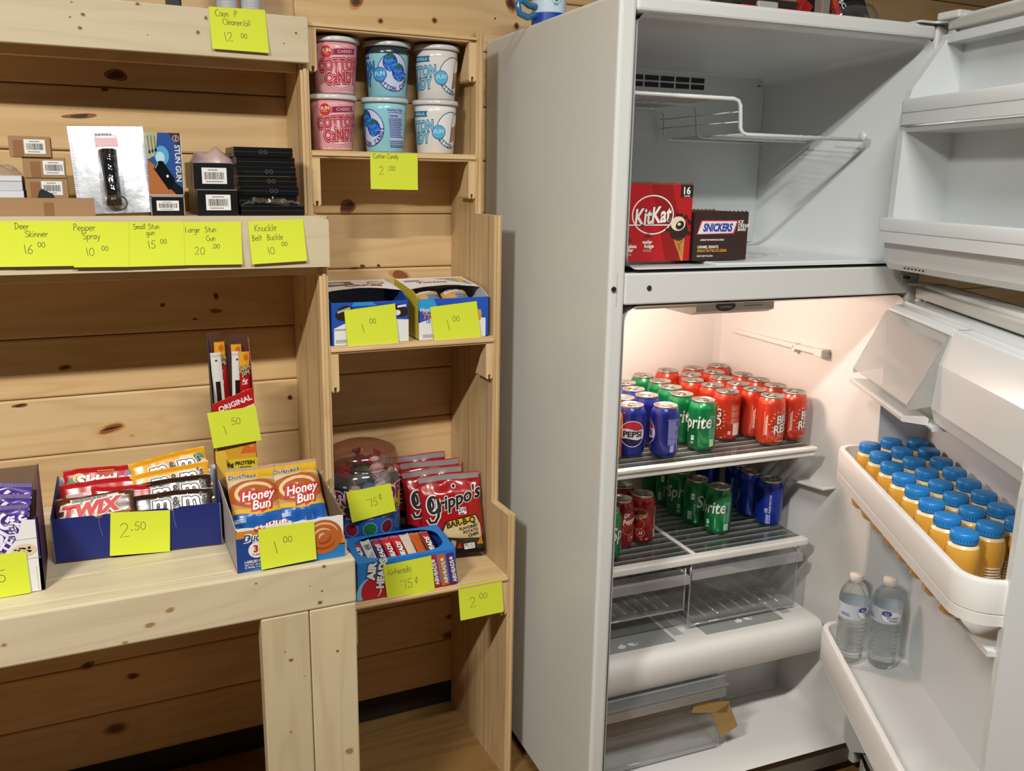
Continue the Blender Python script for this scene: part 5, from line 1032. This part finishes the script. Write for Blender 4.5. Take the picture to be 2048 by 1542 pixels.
def mms(bold=1, y=.026, ch=None):
    a = []
    for l, o, m in ((2, .12, WHT), (3, .07, mat('#2a1a12')), (4, .022, mat('#efece6', .4))):
        a += [(xf(txt('m', .030, o, .0, 1.05), -.022, y), l, m), (xf(txt('m', .030, o, 0, 1.05), .034, y + .001), l, m)]
    for l, o, m in ((5, .09, WHT), (6, .05, mat('#2a1a12'))): a += [(xf(txt('&', .017, o * .6, 0, .9), .006, y), l, m), (xf(txt("'s", .015, o * .6), .058, y + .006), l, m)]
    return a
candy('red fruit candy pack at the back left of the blue carton', .084, .112, .090, 34, -1, RED, [(poly([(-.06, .008), (.066, .004), (.066, .014), (0, .018), (-.06, .018)]), 1, mat('#d8702c', .4)), (poly(ellpts(-.054, .026, .014, .012, 0, 360, 14)), 1, mat('#2f6a3a', .4)), (poly(ellpts(-.045, .034, .012, .009, 0, 360, 14)), 2, mat('#d0a63a', .4)), (poly(ellpts(.058, .036, .014, .012, 0, 360, 14)), 2, mat('#3a58a0', .4)), (xf(txt('Skittles', .021, .07, .1, 1.25), .004, .026), 3, mat('#7a1014')), (xf(txt('Skittles', .0205, .045, .1, 1.25), .004, .0265), 4, WHT), (lines(.01, .045, .04, .004, 1), 2, mat('#e0b04a'))], w=.146, h=.055, sd=11)
candy('plain red candy pack in the middle left of the blue carton', .080, .082, .076, 34, -2, RED, [(rect(-.042, .024, .04, .009), 1, mat('#d8b9b0')), (lines(-.042, .024, .038, .008, 3, .5), 2, mat('#a06058')), (rect(.012, .024, .026, .008), 1, mat('#d9d0cc')), (lines(-.01, .012, .09, .004, 1, .7), 2, mat('#e0b428'))], w=.146, sd=12)
candy('red wrapper showing its end beside the brown packs in the blue carton', .120, .056, .068, 32, 4, RED, [(lines(-.02, .03, .06, .008, 2, .5), 1, mat('#d9cbc8'))], w=.12, sd=13)
candy('caramel brown candy pack with big red letters at the front left of the blue carton', .0745, .031, .062, 32, -3, CAR, [(poly([(-.05, .0), (.02, .0), (.06, .006), (.06, .014), (.0, .010), (-.04, .008)]), 1, mat('#a06a34', .4)), (poly([(-.01, .006), (.01, .010), (.004, .016), (-.012, .012)]), 2, mat('#e0c28e', .5)), (poly([(.016, .006), (.03, .004), (.03, .012), (.02, .014)]), 2, mat('#e0c28e', .5)), (rect(.0, .0455, .085, .007), 1, mat('#d9d6d0')), (lines(.0, .0455, .08, .006, 2, .6), 2, mat('#55504a')), (rect(-.06, .012, .008, .011), 1, mat('#d9d6d0'))] + [(xf(txt('TWIX', .024, o, .28, 1.12), -.004, .026, 3), l, m) for l, o, m in ((3, .13, mat('#e8d8cf')), (4, .06, mat('#c21f1c')))], w=.14, h=.054, sd=14)
candy('yellow candy pack lying across the back right of the blue carton', .212, .112, .104, 34, -10, YEL, [(rect(-.062, .022, .012, .012), 1, mat('#cfc8b8')), (poly(ellpts(.062, .034, .009, .009, 0, 360, 14)), 5, mat('#3f8a4a', .4)), (poly(ellpts(.066, .022, .008, .008, 0, 360, 14)), 5, mat('#d8cfc0', .4))] + mms(), w=.150, h=.056, sd=15)
candy('second yellow candy pack below the top yellow one in the blue carton', .214, .086, .087, 34, -8, YEL, mms(), w=.15, h=.052, sd=16)
candy('dark brown candy pack in the third row at the right of the blue carton', .214, .060, .072, 34, -4, BRN, mms(), w=.15, h=.052, sd=17)
candy('dark brown candy pack at the front right of the blue carton', .212, .034, .056, 34, -1, BRN, mms(), w=.15, h=.050, sd=18)
def onC(x, y):
    n_ = Vector((sin(rad(ang)), -cos(rad(ang)), 0)); q_ = Vector((-.0955, 1.752, zb_)) + n_ * .0015; d_ = ray(x, y); return CP + d_ * ((q_ - CP).dot(n_) / d_.dot(n_))
note('yellow note priced 2.50 on the blue candy carton', [(221, 1025), (340, 1020), (340, 1101), (220, 1110)], onC, [('2', .14, .4, .34), ('.50', .34, .56, .2)], curl=.004)

# honey bun carton
t = thing('pastry_carton', 'torn open carton of frosted buns at the right end of the workbench', 'carton', (.2065, 1.5745, zb_)); b = MB(); w, d = .1995, .212; OR = mat('#c8842e', .45); NV = mat('#1d3f8a', .4); SKY = mat('#1f78c0', .4)
rq = random.Random(3); topf = [(w * i / 18, .0835 + rq.uniform(-.0012, .0022)) for i in range(18, -1, -1)]
b.prism([(0, 0), (w, 0)] + topf, 'y', 0, .0016, PAPER); b.box(0, 0, 0, w, d, .0016, KRIN); topb = [(w * i / 10, .108 + rq.uniform(-.004, .005) + (.010 if i in (1, 2, 3) else 0)) for i in range(10, -1, -1)]; b.prism([(0, 0), (w, 0)] + topb, 'y', d - .0016, d, KRIN)
for x, m in ((0, mat('#a9a2a4', .5)), (w - .0016, KRIN)):
    pts = [(0, 0), (d, 0), (d, .112)] + [(d * (1 - k / 9), .112 - .028 * k / 9 + rq.uniform(-.002, .003)) for k in range(1, 10)]
    b.prism(pts, 'x', x, x + .0016, m); b.prism([(p[0], max(.001, p[1] - .0015)) for p in pts], 'x', x + (.0017 if x == 0 else -.0006), x + (.0022 if x == 0 else -.0001), KRIN)
f = flat(); D = lambda sh, l, m: b.decal(sh, f, l, m)
D(rect(w / 2, .012, w, .024), 1, SKY); D(poly([(0, .02), (w, .028), (w, .0), (.06, .0), (0, .012)]), 2, SKY); D(poly([(0, .0), (.09, .012), (.12, .024), (.1, .066), (0, .066)]), 3, NV); D(poly([(0, .066), (.075, .066), (.09, .080), (.0, .080)]), 2, OR); D(poly([(.14, .026), (w, .026), (w, .043), (.14, .04)]), 2, OR)
for l, o, m in ((4, .11, WHT), (5, .02, NV)): D(xf(txt('Duchess', .0135, o, .3, .9, al='L'), .012, .065, 2), l, m)
D(poly([(.034, .076), (.032, .083), (.038, .079), (.042, .084), (.046, .079), (.052, .083), (.05, .076)]), 5, mat('#b5222a'))
D(ell(.036, .041, .0155), 4, WHT); D(xf(txt('3', .0125, .05), .034, .0435), 5, mat('#b5222a')); D(xf(txt('oz', .004, .03), .043, .042), 5, mat('#b5222a')); D(xf(txt('12 packs', .0036, .03), .036, .0325), 5, mat('#b5222a'))
D(xf(txt('LABELED FOR RESALE', .0046, .03, 0, .9, al='L'), .013, .0195), 5, WHT); D(xf(txt('NET WT. 36 OZ', .003, .02, al='L'), .013, .0135), 5, WHT); D(xf(txt('12 PKGS, 3 OZ', .0035, .02, al='L'), .013, .0085), 5, WHT)
BUN = mat('#b5602c', .4); BUL = mat('#e3b48a', .4)
D(ell(.158, .046, .037, .034, 40), 5, BUN)
for k, (a0, a1, rr0) in enumerate(((20, 160, .030), (190, 330, .026), (40, 210, .018), (220, 380, .014), (60, 200, .007))): D(stroke(ellpts(.158, .046, rr0, rr0 * .9, a0, a1, 14), [.0012 + .003 * sin(pi * i / 14) for i in range(15)]), 6, BUL if k % 2 == 0 else mat('#8f4420', .4))
for l, o, m in ((7, .16, mat('#b5222a')), (8, .03, WHT)): D(xf(txt('Honey', .022, o, .3, .9, al='R'), .138, .066, 10), l, m); D(xf(txt('Bun', .022, o, .3, .9, al='R'), .125, .042, 10), l, m)
D(rect(.103, .0775, .0006, .012), 3, mat('#777777')); b.build('carton', t)
b = MB(); r = random.Random(4)
for cx_, cy_, cz_, q_ in ((w + .001, .105, .094, .011), (w + .003, .085, .088, .008), (w, .122, .098, .008), (w + .001, .180, .111, .008)):
    vs_ = [(cx_ + q_ * .45 * r.uniform(.4, 1.2) * cos(a_) * (1 if j_ % 2 else .6), cy_ + q_ * 1.2 * r.uniform(.7, 1.2) * cos(a_ + .5), cz_ + q_ * r.uniform(.6, 1.1) * sin(a_)) for j_, a_ in enumerate([2 * pi * i_ / 11 for i_ in range(11)])]
    b.add([(cx_ + .004, cy_, cz_)] + vs_, [(0, i_ + 1, (i_ + 1) % 11 + 1) for i_ in range(11)], PAPER); b.add([(cx_ - .001, cy_, cz_)] + vs_, [(0, (i_ + 1) % 11 + 1, i_ + 1) for i_ in range(11)], PAPER)
b.build('torn_edge', t)
def bun(lb, loc, tilt, roll, yaw, sd):
    CL = mat('#b98a5a', .2, coat=.6); a = [(rect(0, .128, .118, .030), 1, mat('#d0a52a', .3, coat=.5)), (poly([(-.06, .118), (.06, .118), (.06, .106), (.02, .116), (-.02, .112), (-.06, .100)]), 2, mat('#cbb79a', .3, coat=.5)), (poly([(-.06, .0), (.06, .0), (.06, .046), (.0, .038), (-.06, .048)]), 1, mat('#1c5aa8', .3, coat=.5)), (poly([(-.06, .048), (.0, .038), (.06, .046), (.06, .056), (.0, .048), (-.06, .058)]), 2, mat('#d0a52a', .3, coat=.5)),
        (poly(ellpts(.0, .085, .052, .032, 0, 360, 24)), 1, mat('#a5561f', .3, coat=.5)), (stroke(ellpts(.0, .084, .036, .022, 20, 250, 18), .007), 2, mat('#d9b78c', .3, coat=.4)), (stroke(ellpts(.004, .082, .018, .011, 100, 330, 12), .005), 2, mat('#caa070', .3, coat=.4)), (rect(-.036, .030, .022, .008), 3, mat('#7fa2d0')), (lines(-.036, .030, .02, .007, 2), 4, WHT)]
    for l, o, m in ((3, .16, mat('#b5222a', .4)), (4, .02, WHT)): a += [(xf(txt('Honey', .0185, o, .35, .9), .006, .080, 5), l, m), (xf(txt('Bun', .0185, o, .35, .9), .008, .059, 5), l, m)]
    for l, o, m in ((3, .08, WHT), (4, .02, NV)): a += [(xf(txt('Duchess', .0105, o, .3, 1.05), -.018, .128, 3), l, m)]
    bag('bun_pack', lb, 'bun pack', .096, .15, .032, CL, a, Matrix.Translation((.2065, 1.5745, zb_)) @ mtx(loc, tilt, roll, yaw), 'bun packs in the torn carton', seed=sd, wr=1.5)
bun('frosted bun pack leaning at the left in the torn carton', (.0570, .076, .036), 46, 0, 0, 31); bun('frosted bun pack leaning at the right in the torn carton', (.1430, .080, .036), 46, 0, 0, 32)
bun('frosted bun pack lying low behind the front wall of the torn carton', (.080, .024, .005), 64, 2, 0, 33)
note('yellow note priced 1.00 on the torn bun carton', [(516, 1059), (628, 1042), (632, 1116), (522, 1138)], 1.572, [('1', .22, .34, .3), ('00', .42, .56, .17)], curl=.004)

# meat stick carton
t = thing('meat_stick_carton', 'tall narrow display carton of meat sticks standing behind the torn bun carton', 'carton', (.213, 1.862, zb_), rad(-3)); b = MB(); w, d = .083, .05; YC = mat('#d8a02c', .45); DK = mat('#2a1712', .6); H0, H1 = .250, .280
b.prism([(0, 0), (w, 0), (w, H1), (0, H0)], 'y', 0, .0015, YC); b.prism([(0, 0), (w, 0), (w, .385), (w * .55, .385), (w * .5, .37), (w * .35, .37), (w * .3, .392), (0, .392)], 'y', d - .0015, d, mat('#4a2a1c', .6)); b.box(0, 0, 0, w, d, .0015, YC)
b.prism([(0, 0), (d, 0), (d, .39), (.02, .30), (0, H0)], 'x', 0, .0015, DK); b.prism([(0, 0), (d, 0), (d, .38), (.02, .33), (0, H1)], 'x', w - .0015, w, mat('#8a3020', .5))
f = flat(); D = lambda sh, l, m: b.decal(sh, f, l, m)
D(poly([(0, H0), (w, H1), (w, H1 - .034), (0, H0 - .034)]), 1, mat('#b0141c', .4)); D(xf(txt('ORIGINAL', .0105, .03, 0, 1.0), .045, .249, 19), 2, WHT); D(poly([(0, H0 - .034), (w, H1 - .034), (w, H1 - .06), (0, H0 - .06)]), 1, mat('#e0cfa0', .5)); D(rect(.052, .112, .062, .034), 1, mat('#d8c42c', .5)); D(xf(txt('6g', .009, .05), .029, .118), 2, DK); D(xf(txt('PROTEIN', .0075, .05, 0, .9), .058, .119), 2, DK); D(lines(.062, .110, .03, .003, 1, .7), 2, DK); D(xf(txt('7 SMOKED', .005, .03), .052, .100), 2, DK)
D(poly([(0, .0), (.02, .0), (.03, .1), (.02, .15), (0, .15)]), 1, mat('#e3b93c', .5)); D(poly([(.05, .14), (.06, .16), (.075, .15), (w, .165), (w, .14)]), 1, mat('#d8642c', .5)); b.build('carton', t, bevel=.0005)
def stick(lb, x, z1, kind, y, roll, sd):
    o = thing('meat_stick', lb, 'meat stick', (0, 0, 0), 0, 'meat sticks in the display carton'); o.matrix_world = Matrix.Translation((.213, 1.862, zb_)) @ Matrix.Rotation(rad(-3), 4, 'Z') @ mtx((x, y, .02), 2, roll, 0); L_ = z1 - .02; b = MB(); w_ = .021
    m = mat('#d8d4d0', .3, coat=.4) if kind == 'back' else mat('#b0141c', .3, coat=.4)
    F_ = lambda s, q, l=0: (s, -.0035 * max(0, 1 - (2 * s / w_) ** 2) - l * .0003, q)
    b.grid(lambda i, j: F_((i - .5) * w_, j * L_), 8, 4, m); b.grid(lambda i, j: ((i - .5) * w_, .001, j * L_), 2, 2, m)
    D = lambda sh, l, m: b.decal(sh, F_, l, m, ds=.003)
    if kind == 'back': D(rect(0, L_ / 2 - .03, .0095, L_ - .06), 1, mat('#2a100c', .3, coat=.5)); D(ell(0, L_ - .016, .0022), 1, mat('#55504c', .3, metal=.6)); D(rect(0, L_ - .006, w_ * .98, .004), 1, mat('#c2beb8', .3))
    else:
        D(rect(0, L_ - .022, w_ * .98, .044), 1, mat('#d69a24', .35)); D(ell(.003, L_ - .012, .005, .007), 2, mat('#c2641c', .4))
        for l, o_, mm_ in ((3, .07, BLK), (4, .0, mat('#e8d8a8'))): D(xf(txt('SLIM', .0085, o_, 0, .9), 0, L_ - .034, 10), l, mm_); D(xf(txt('JIM', .0095, o_, 0, .95), .001, L_ - .045, 10), l, mm_)
        D(xf(txt('6g', .008, .015, .2), 0, L_ - .060), 3, WHT); D(lines(0, L_ - .068, .014, .002, 1, .8), 3, WHT); D(xf(txt('ORIGINAL', .010, .02, .15, 1.0), .0, L_ - .112, 90), 3, WHT)
    b.build('stick_wrapper', o)
stick('red meat stick at the back left of the display carton', .020, .372, 'front', .0265, .5, 1); stick('red meat stick behind the second white backed stick', .036, .372, 'front', .0335, -2, 2); stick('red meat stick partly hidden at the right of the display carton', .062, .366, 'front', .027, -1, 3)
stick('white backed meat stick at the left of the display carton', .0225, .352, 'back', .017, -1.5, 4); stick('white backed meat stick in the middle of the display carton', .045, .352, 'back', .019, 2, 5); stick('red meat stick at the front right of the display carton', .0655, .352, 'front', .014, .8, 6)
note('yellow note priced 1.50 on the meat stick carton', [(414, 826), (511, 812), (522, 879), (427, 896)], 1.855, [('1', .24, .32, .26), ('50', .44, .56, .2)], curl=.003)

# ---- bottom bay: sour candy box, jar, chips
zs_ = .5357
t = thing('candy_box', 'bright blue box of fruit chews with an open oval top on the bottom shelf', 'box', (.4735, 1.7405, zs_), rad(-1)); b = MB(); w, d, h = .226, .12, .087; AB = mat('#1f78c8', .4)
b.box(0, 0, 0, w, .0015, h, AB); b.box(0, d - .0015, 0, w, d, h + .012, mat('#2a4fb4', .4)); b.box(0, 0, 0, w, d, .0015, AB)
for x in (0, w - .0015): b.prism([(0, 0), (d, 0), (d, h + .012), (0, h)], 'x', x, x + .0015, mat('#1c5a9c', .4))
ov = [(w * .5 + (w * .43) * (abs(cos(a)) ** .6) * (1 if cos(a) > 0 else -1), d * .5 + d * .43 * (abs(sin(a)) ** .6) * (1 if sin(a) > 0 else -1)) for a in [2 * pi * i / 40 for i in range(40)]]
oz = lambda p: (p[0], p[1], h + .012 * p[1] / d)
out_ = []
for p in ov:
    cx, cy = w / 2, d / 2; k = min((w / 2) / max(1e-6, abs(p[0] - cx)), (d / 2) / max(1e-6, abs(p[1] - cy))); out_.append((cx + (p[0] - cx) * k, cy + (p[1] - cy) * k))
b.loft([[oz(p) for p in out_], [oz(p) for p in ov]], AB, smooth=False)
for c in ((0, 0), (w, 0), (w, d), (0, d)):
    i = min(range(40), key=lambda i: math.hypot(out_[i][0] - c[0], out_[i][1] - c[1])); j = [(i - 1) % 40, (i + 1) % 40]; b.add([oz(c), oz(out_[j[0]]), oz(out_[i]), oz(out_[j[1]])], [(0, 1, 2), (0, 2, 3)], AB)
f = flat(); D = lambda sh, l, m: b.decal(sh, f, l, m)
D(poly(ellpts(.034, .012, .036, .04, -15, 195, 20)), 1, mat('#79c0e6', .5)); D(poly([p for p in ellpts(.04, .018, .032, .034, -30, 210, 24)]), 2, mat('#b81c28', .4)); D(stroke(ellpts(.034, .020, .018, .018, -60, 70, 14), [.0006 + .003 * sin(pi * i / 14) for i in range(15)]), 3, mat('#e8c8c8', .4))
for l, o, m in ((4, .13, mat('#15202c')), (5, .06, WHT)): D(xf(txt('AIR', .016, o, 0, 1.1), .032, .066, 82), l, m); D(xf(txt('HEADS', .0155, o, 0, 1.0), .054, .058, 82), l, m)
for k, c in enumerate(('#b81c28', '#c8642a', '#4a2a7c')):
    x = .172 + k * .021; D(poly([(x - .012, .078), (x + .006, .08), (x + .018, .004), (x + .0, .002)]), 2 + k, mat(c, .4)); [D(xf(txt('AIRHEADS', .0085, o, 0, .95), x + .002 + .004, .034, 100), 6 + l, m) for l, o, m in ((0, .1, mat('#15202c')), (1, .04, WHT))]; D(ell(x + .0, .066, .004), 6, mat('#e0d8d0', .4))
D(rect(.198, .006, .06, .012), 1, mat('#7a1c30', .4)); b.build('box', t)
bars = (('#4a2a7c', 'purple chew bar at the left end of the blue chew box', 0), ('#c9ccd0', 'white backed chew bar, second from the left in the blue chew box', 1), ('#4a2a7c', 'purple chew bar, third from the left in the blue chew box', 2), ('#b81c28', 'red chew bar in the middle of the blue chew box', 3), ('#b81c28', 'red chew bar left of the orange one in the blue chew box', 4), ('#c9b9a8', 'pale edged chew bar right of the middle in the blue chew box', 5), ('#b4531f', 'orange brown chew bar in the blue chew box', 6), ('#7c2f24', 'dark red chew bar at the right end of the blue chew box', 7))
for c, lb, k in bars:
    a = []
    if c in ('#4a2a7c', '#b81c28', '#7c2f24'): a = [(xf(txt('AIRHEADS', .0105, o, 0, 1.0), .0, .048, 90), 2 + l, m) for l, o, m in ((0, .1, mat('#15202c')), (1, .04, WHT))] + [(ell(0, .088, .008), 2, mat('#c22430', .4)), (stroke(ellpts(-.001, .088, .005, .005, 200, 340, 8), .0016), 3, WHT)]
    elif k == 1: a = [(barcode(0, .084, .014, .018, 4, 9), 1, BLK), (xf(lines(0, 0, .06, .012, 5, .5, 3), 0, .040, 90), 1, mat('#77777c'))]
    bag('chew_bar', lb, 'candy bar', .022, .104, .008, mat(c, .25, coat=.5), a, Matrix.Translation((.4735, 1.7405, zs_)) @ mtx((.032 + k * .0232, .012, .042), 60, -5, 0), 'chew bars in the blue box', seed=50 + k, crimp=.007)
note('yellow note for sour chews priced 75 cents on the blue chew box', [(766, 1131), (862, 1111), (869, 1178), (775, 1206)], 1.7365, [('Airheads', .06, .7, .17), ('75', .3, .26, .25), ('c|', .6, .32, .19)], curl=.003)
note('yellow note priced 2.00 hanging from the right of the bottom shelf', [(916, 1172), (1003, 1155), (1006, 1222), (920, 1240)], 1.7302, [('2', .22, .3, .3), ('00', .46, .5, .18)], curl=.003)
# jar
t = thing('candy_jar', 'clear plastic jar with yellow and blue label, full of wrapped lollipops', 'jar', (.549, 1.949, zs_)); b = MB(); R = .086; CJ = clear('#f0eeec', .13, .08, .04)
b.lathe([(.0, .001), (R - .006, .001), (R, .008), (R, .215), (R - .002, .225), (R - .010, .238), (R - .016, .243), (R - .016, .248)], CJ, 40, cap=False); b.lathe([(R - .014, .246), (R - .004, .247), (R - .002, .262), (R - .010, .280), (R - .035, .291), (.0, .294)], clear('#e8ccc6', .10, .08, .02), 40, cap=False); b.build('jar', t)
b = MB(); f = cyl(R + .0006, .062); b.lathe([(R + .0005, .066), (R + .0005, .208)], mat('#1f56a4', .4), 60, cap=False); D = lambda sh, l, m: b.decal(sh, f, l, m, ds=.008)
D(rect(.01, .112, .19, .066), 1, mat('#d8b02c', .45)); D(rect(-.085, .11, .06, .07), 2, mat('#23304a', .4))
for l, o, m in ((3, .1, WHT), (4, .045, mat('#7a1c50'))): D(xf(txt('POP', .034, o, 0, 1.1), .045, .122, 4), l, m); D(xf(txt('RING', .03, o, 0, 1.0), -.04, .122, 4), l, m)
D(xf(txt('12', .012, .04), .07, .088), 3, BLK); D(xf(txt('LiCK', .014, .05), -.085, .09, 4), 4, mat('#d8b02c')); D(xf(txt('TOP', .012, .05), -.083, .112, 60), 4, WHT)
for k, c in enumerate(('#8a1a3c', '#1f6a34', '#6a1420', '#3a6a9c')):
    x = -.052 + k * .043; D(poly(ellpts(x, .048, .0175, .0175, 22.5, 382.5, 8)), 2, mat('#6fa0c8', .4)); D(poly(ellpts(x, .048, .0155, .0155, 22.5, 382.5, 8)), 3, mat(c, .4)); D(lines(x, .074, .026, .006, 1, .7, k), 2, mat('#c8a070'))
b.build('jar_label', t)
cc = ('#b02a3a', '#c8c0c4', '#8a1c2c', '#3a6a9c', '#d8d0d4', '#a02840', '#2a2f3a', '#b8a8ac', '#6a7a8a', '#c23040', '#dcd4d8', '#3f8a5a'); r = random.Random(12)
lab = ('at the left rim', 'leaning near the left front', 'under the lid at the middle', 'at the front centre', 'at the right front', 'highest under the lid', 'at the far left', 'at the far right', 'behind the note', 'near the right rim', 'lying on top at the right', 'in the second layer at the middle')
pos = ((-.045, .01, .195), (-.03, -.03, .16), (.0, .02, .215), (.005, -.04, .165), (.038, -.03, .168), (.028, .01, .235), (-.05, -.01, .160), (.052, .0, .175), (-.012, -.02, .185), (.034, .02, .200), (.03, -.025, .205), (.008, -.005, .195))
for k in range(12):
    b = MB(); c = mat(cc[k], .3, coat=.5); vs = []; rr0 = r.uniform(.017, .022)
    b.lathe([(.0, -rr0 * .8), (rr0 * .8, -rr0 * .5), (rr0, 0), (rr0 * .7, rr0 * .6), (.004, rr0 * .9), (.009, rr0 * 1.3), (.012, rr0 * 1.5)], c, 7, cap=False, smooth=False)
    tag(b.build('wrapped_lollipop', loc=Vector((.549, 1.949, zs_)) + Vector((pos[k][0] * .92, pos[k][1] * .95, min(pos[k][2], .215) + .026)), rot=(r.uniform(-1, 1), r.uniform(-1, 1), r.uniform(0, 6))), 'wrapped candy %s of the clear jar' % lab[k] if k not in (2, 5, 8) else ('wrapped candy in the middle under the jar lid', '', '', 'highest wrapped candy under the jar lid', '', '', 'wrapped candy in the jar just behind the note')[k - 2], 'candy', 'wrapped candies in the clear jar')
note('yellow note priced 75 cents stuck on the clear candy jar', [(692, 985), (781, 966), (791, 1021), (704, 1045)], 1.8595, [('75', .4, .36, .27), ('c|', .68, .52, .21)], curl=.001)
# chips
def chips(lb, loc, tilt, roll, yaw, sd):
    w, h = .150, .196; K = mat('#171312', .25, coat=.5); RG = mat('#a3161c', .22, coat=.6); a = [(poly([(-w / 2, .0), (w / 2, .0), (w / 2, .045), (.0, .040), (-w / 2, .072)]), 1, K), (rect(0, h - .009, w * .98, .012), 1, mat('#b9b3b1', .25, metal=.5))]
    a += [(poly([(-.036, .052), (-.02, .084), (.058, .096), (.07, .07), (.07, .034), (.01, .038), (-.03, .046)]), 2, K), (poly([(-.032, .053), (-.018, .081), (.056, .093), (.068, .069), (.068, .037), (.01, .041), (-.028, .048)]), 3, mat('#cfb98a', .35, coat=.4)), (rect(.016, .0795, .068, .015, 8), 4, mat('#d8b02c', .4))]
    a += [(xf(txt('BAR-B-Q', .014, .035, 0, .95), .018, .0795, 8), 5, BLK), (xf(txt('FLAVORED', .0068, .03), .036, .066, 8), 5, BLK), (xf(txt('POTATO', .0068, .03), .041, .0565, 8), 5, BLK), (xf(txt('CHIPS', .0068, .03), .047, .0475, 8), 5, BLK)]
    for l, o, m in ((3, .10, WHT), (4, .045, BLK)):
        a += [(xf(txt("rippo's", .030, o * .7, .35, .95), .018, .138, 15), l, m)]
    for l, w0, m in ((3, .0125, WHT), (4, .0070, BLK)):
        a += [(stroke(ellpts(-.046, .127, .012, .019, 60, 330, 18), w0), l, m), (stroke([(-.034, .140), (-.033, .120), (-.036, .098), (-.044, .086), (-.056, .086), (-.060, .096)], w0), l, m), (stroke(ellpts(-.050, .128, .004, .011, 0, 360, 14), w0 * .8), l, m), (ell(.008, .166, .006 if l == 3 else .004), l, m)]
    a += [(rect(.024, .106, .020, .017, 3), 4, WHT), (xf(txt('210', .0085, .03), .024, .109, 3), 5, BLK), (lines(.024, .1, .014, .004, 1, .7), 5, BLK), (rect(.036, .018, .026, .014, 4), 3, WHT), (xf(txt('NET WT.', .004, .02), .036, .021, 4), 4, BLK), (xf(txt('1 1/2 OZ', .004, .02), .036, .0155, 4), 4, BLK), (poly([(-.02, .022), (-.006, .038), (.004, .032), (.002, .018), (-.01, .012)]), 3, mat('#c9c2bb', .4)), (poly([(.004, .014), (.014, .03), (.018, .014)]), 3, mat('#b02028', .4)), (poly([(.054, .022), (.066, .044), (.07, .02)]), 4, mat('#c07a34', .4))]
    bag('chip_bag', lb, 'chip bag', w, h, .035, RG, a, mtx(loc, tilt, roll, yaw), 'barbecue chip bags', seed=sd, crimp=.013, wr=1.8)
chips('red and black barbecue chip bag at the front right of the bottom shelf', (.7475, 1.858, zs_ + .014), 13, -3, -12, 61)
chips('barbecue chip bag just behind and left of the front chip bag', (.729, 1.911, zs_ + .014), 13, -4, -12, 62)
chips('barbecue chip bag third from the front, showing above the second', (.738, 1.962, zs_ + .018), 12.5, -3, -12, 63)
chips('rearmost barbecue chip bag against the wall', (.718, 2.011, zs_ + .022), 12, -3, -12, 64)
# ================================================================ light
w = bpy.data.worlds.new('room'); S.world = w; w.use_nodes = True
w.node_tree.nodes['Background'].inputs['Color'].default_value = (.95, .97, 1.0, 1); w.node_tree.nodes['Background'].inputs['Strength'].default_value = .035
def area(name, loc, size, size_y, power, col, target=None, rot=None):
    l = bpy.data.lights.new(name, 'AREA'); l.shape = 'RECTANGLE'; l.size = size; l.size_y = size_y; l.energy = power; l.color = col
    o = bpy.data.objects.new(name, l); COL.objects.link(o); o.location = loc
    if target is not None: o.rotation_euler = (Vector(target) - Vector(loc)).to_track_quat('-Z', 'Y').to_euler()
    else: o.rotation_euler = rot or (0, 0, 0)
    return o
area('tube_light', (-1.05, .2, 2.62), .5, .08, 92, (1, .96, .9), rot=(0, 0, 0))
area('second_tube_light', (.42, .12, 2.72), .8, .08, 56, (1, .97, .93), rot=(0, 0, 0))
p = bpy.data.lights.new('fridge_bulb', 'POINT'); p.energy = 12; p.color = (1, .745, .63); p.shadow_soft_size = .05
po = bpy.data.objects.new('fridge_bulb', p); COL.objects.link(po); po.location = fr(.30, .28, 1.182)
vs = S.view_settings; S.display_settings.display_device = 'sRGB'
vs.view_transform = 'Standard'; vs.look = 'None'; vs.gamma = 1; vs.use_curve_mapping = False; vs.exposure = -0.25
S.cycles.max_bounces = 10; S.cycles.transparent_max_bounces = 24
S.cycles.use_denoising = True
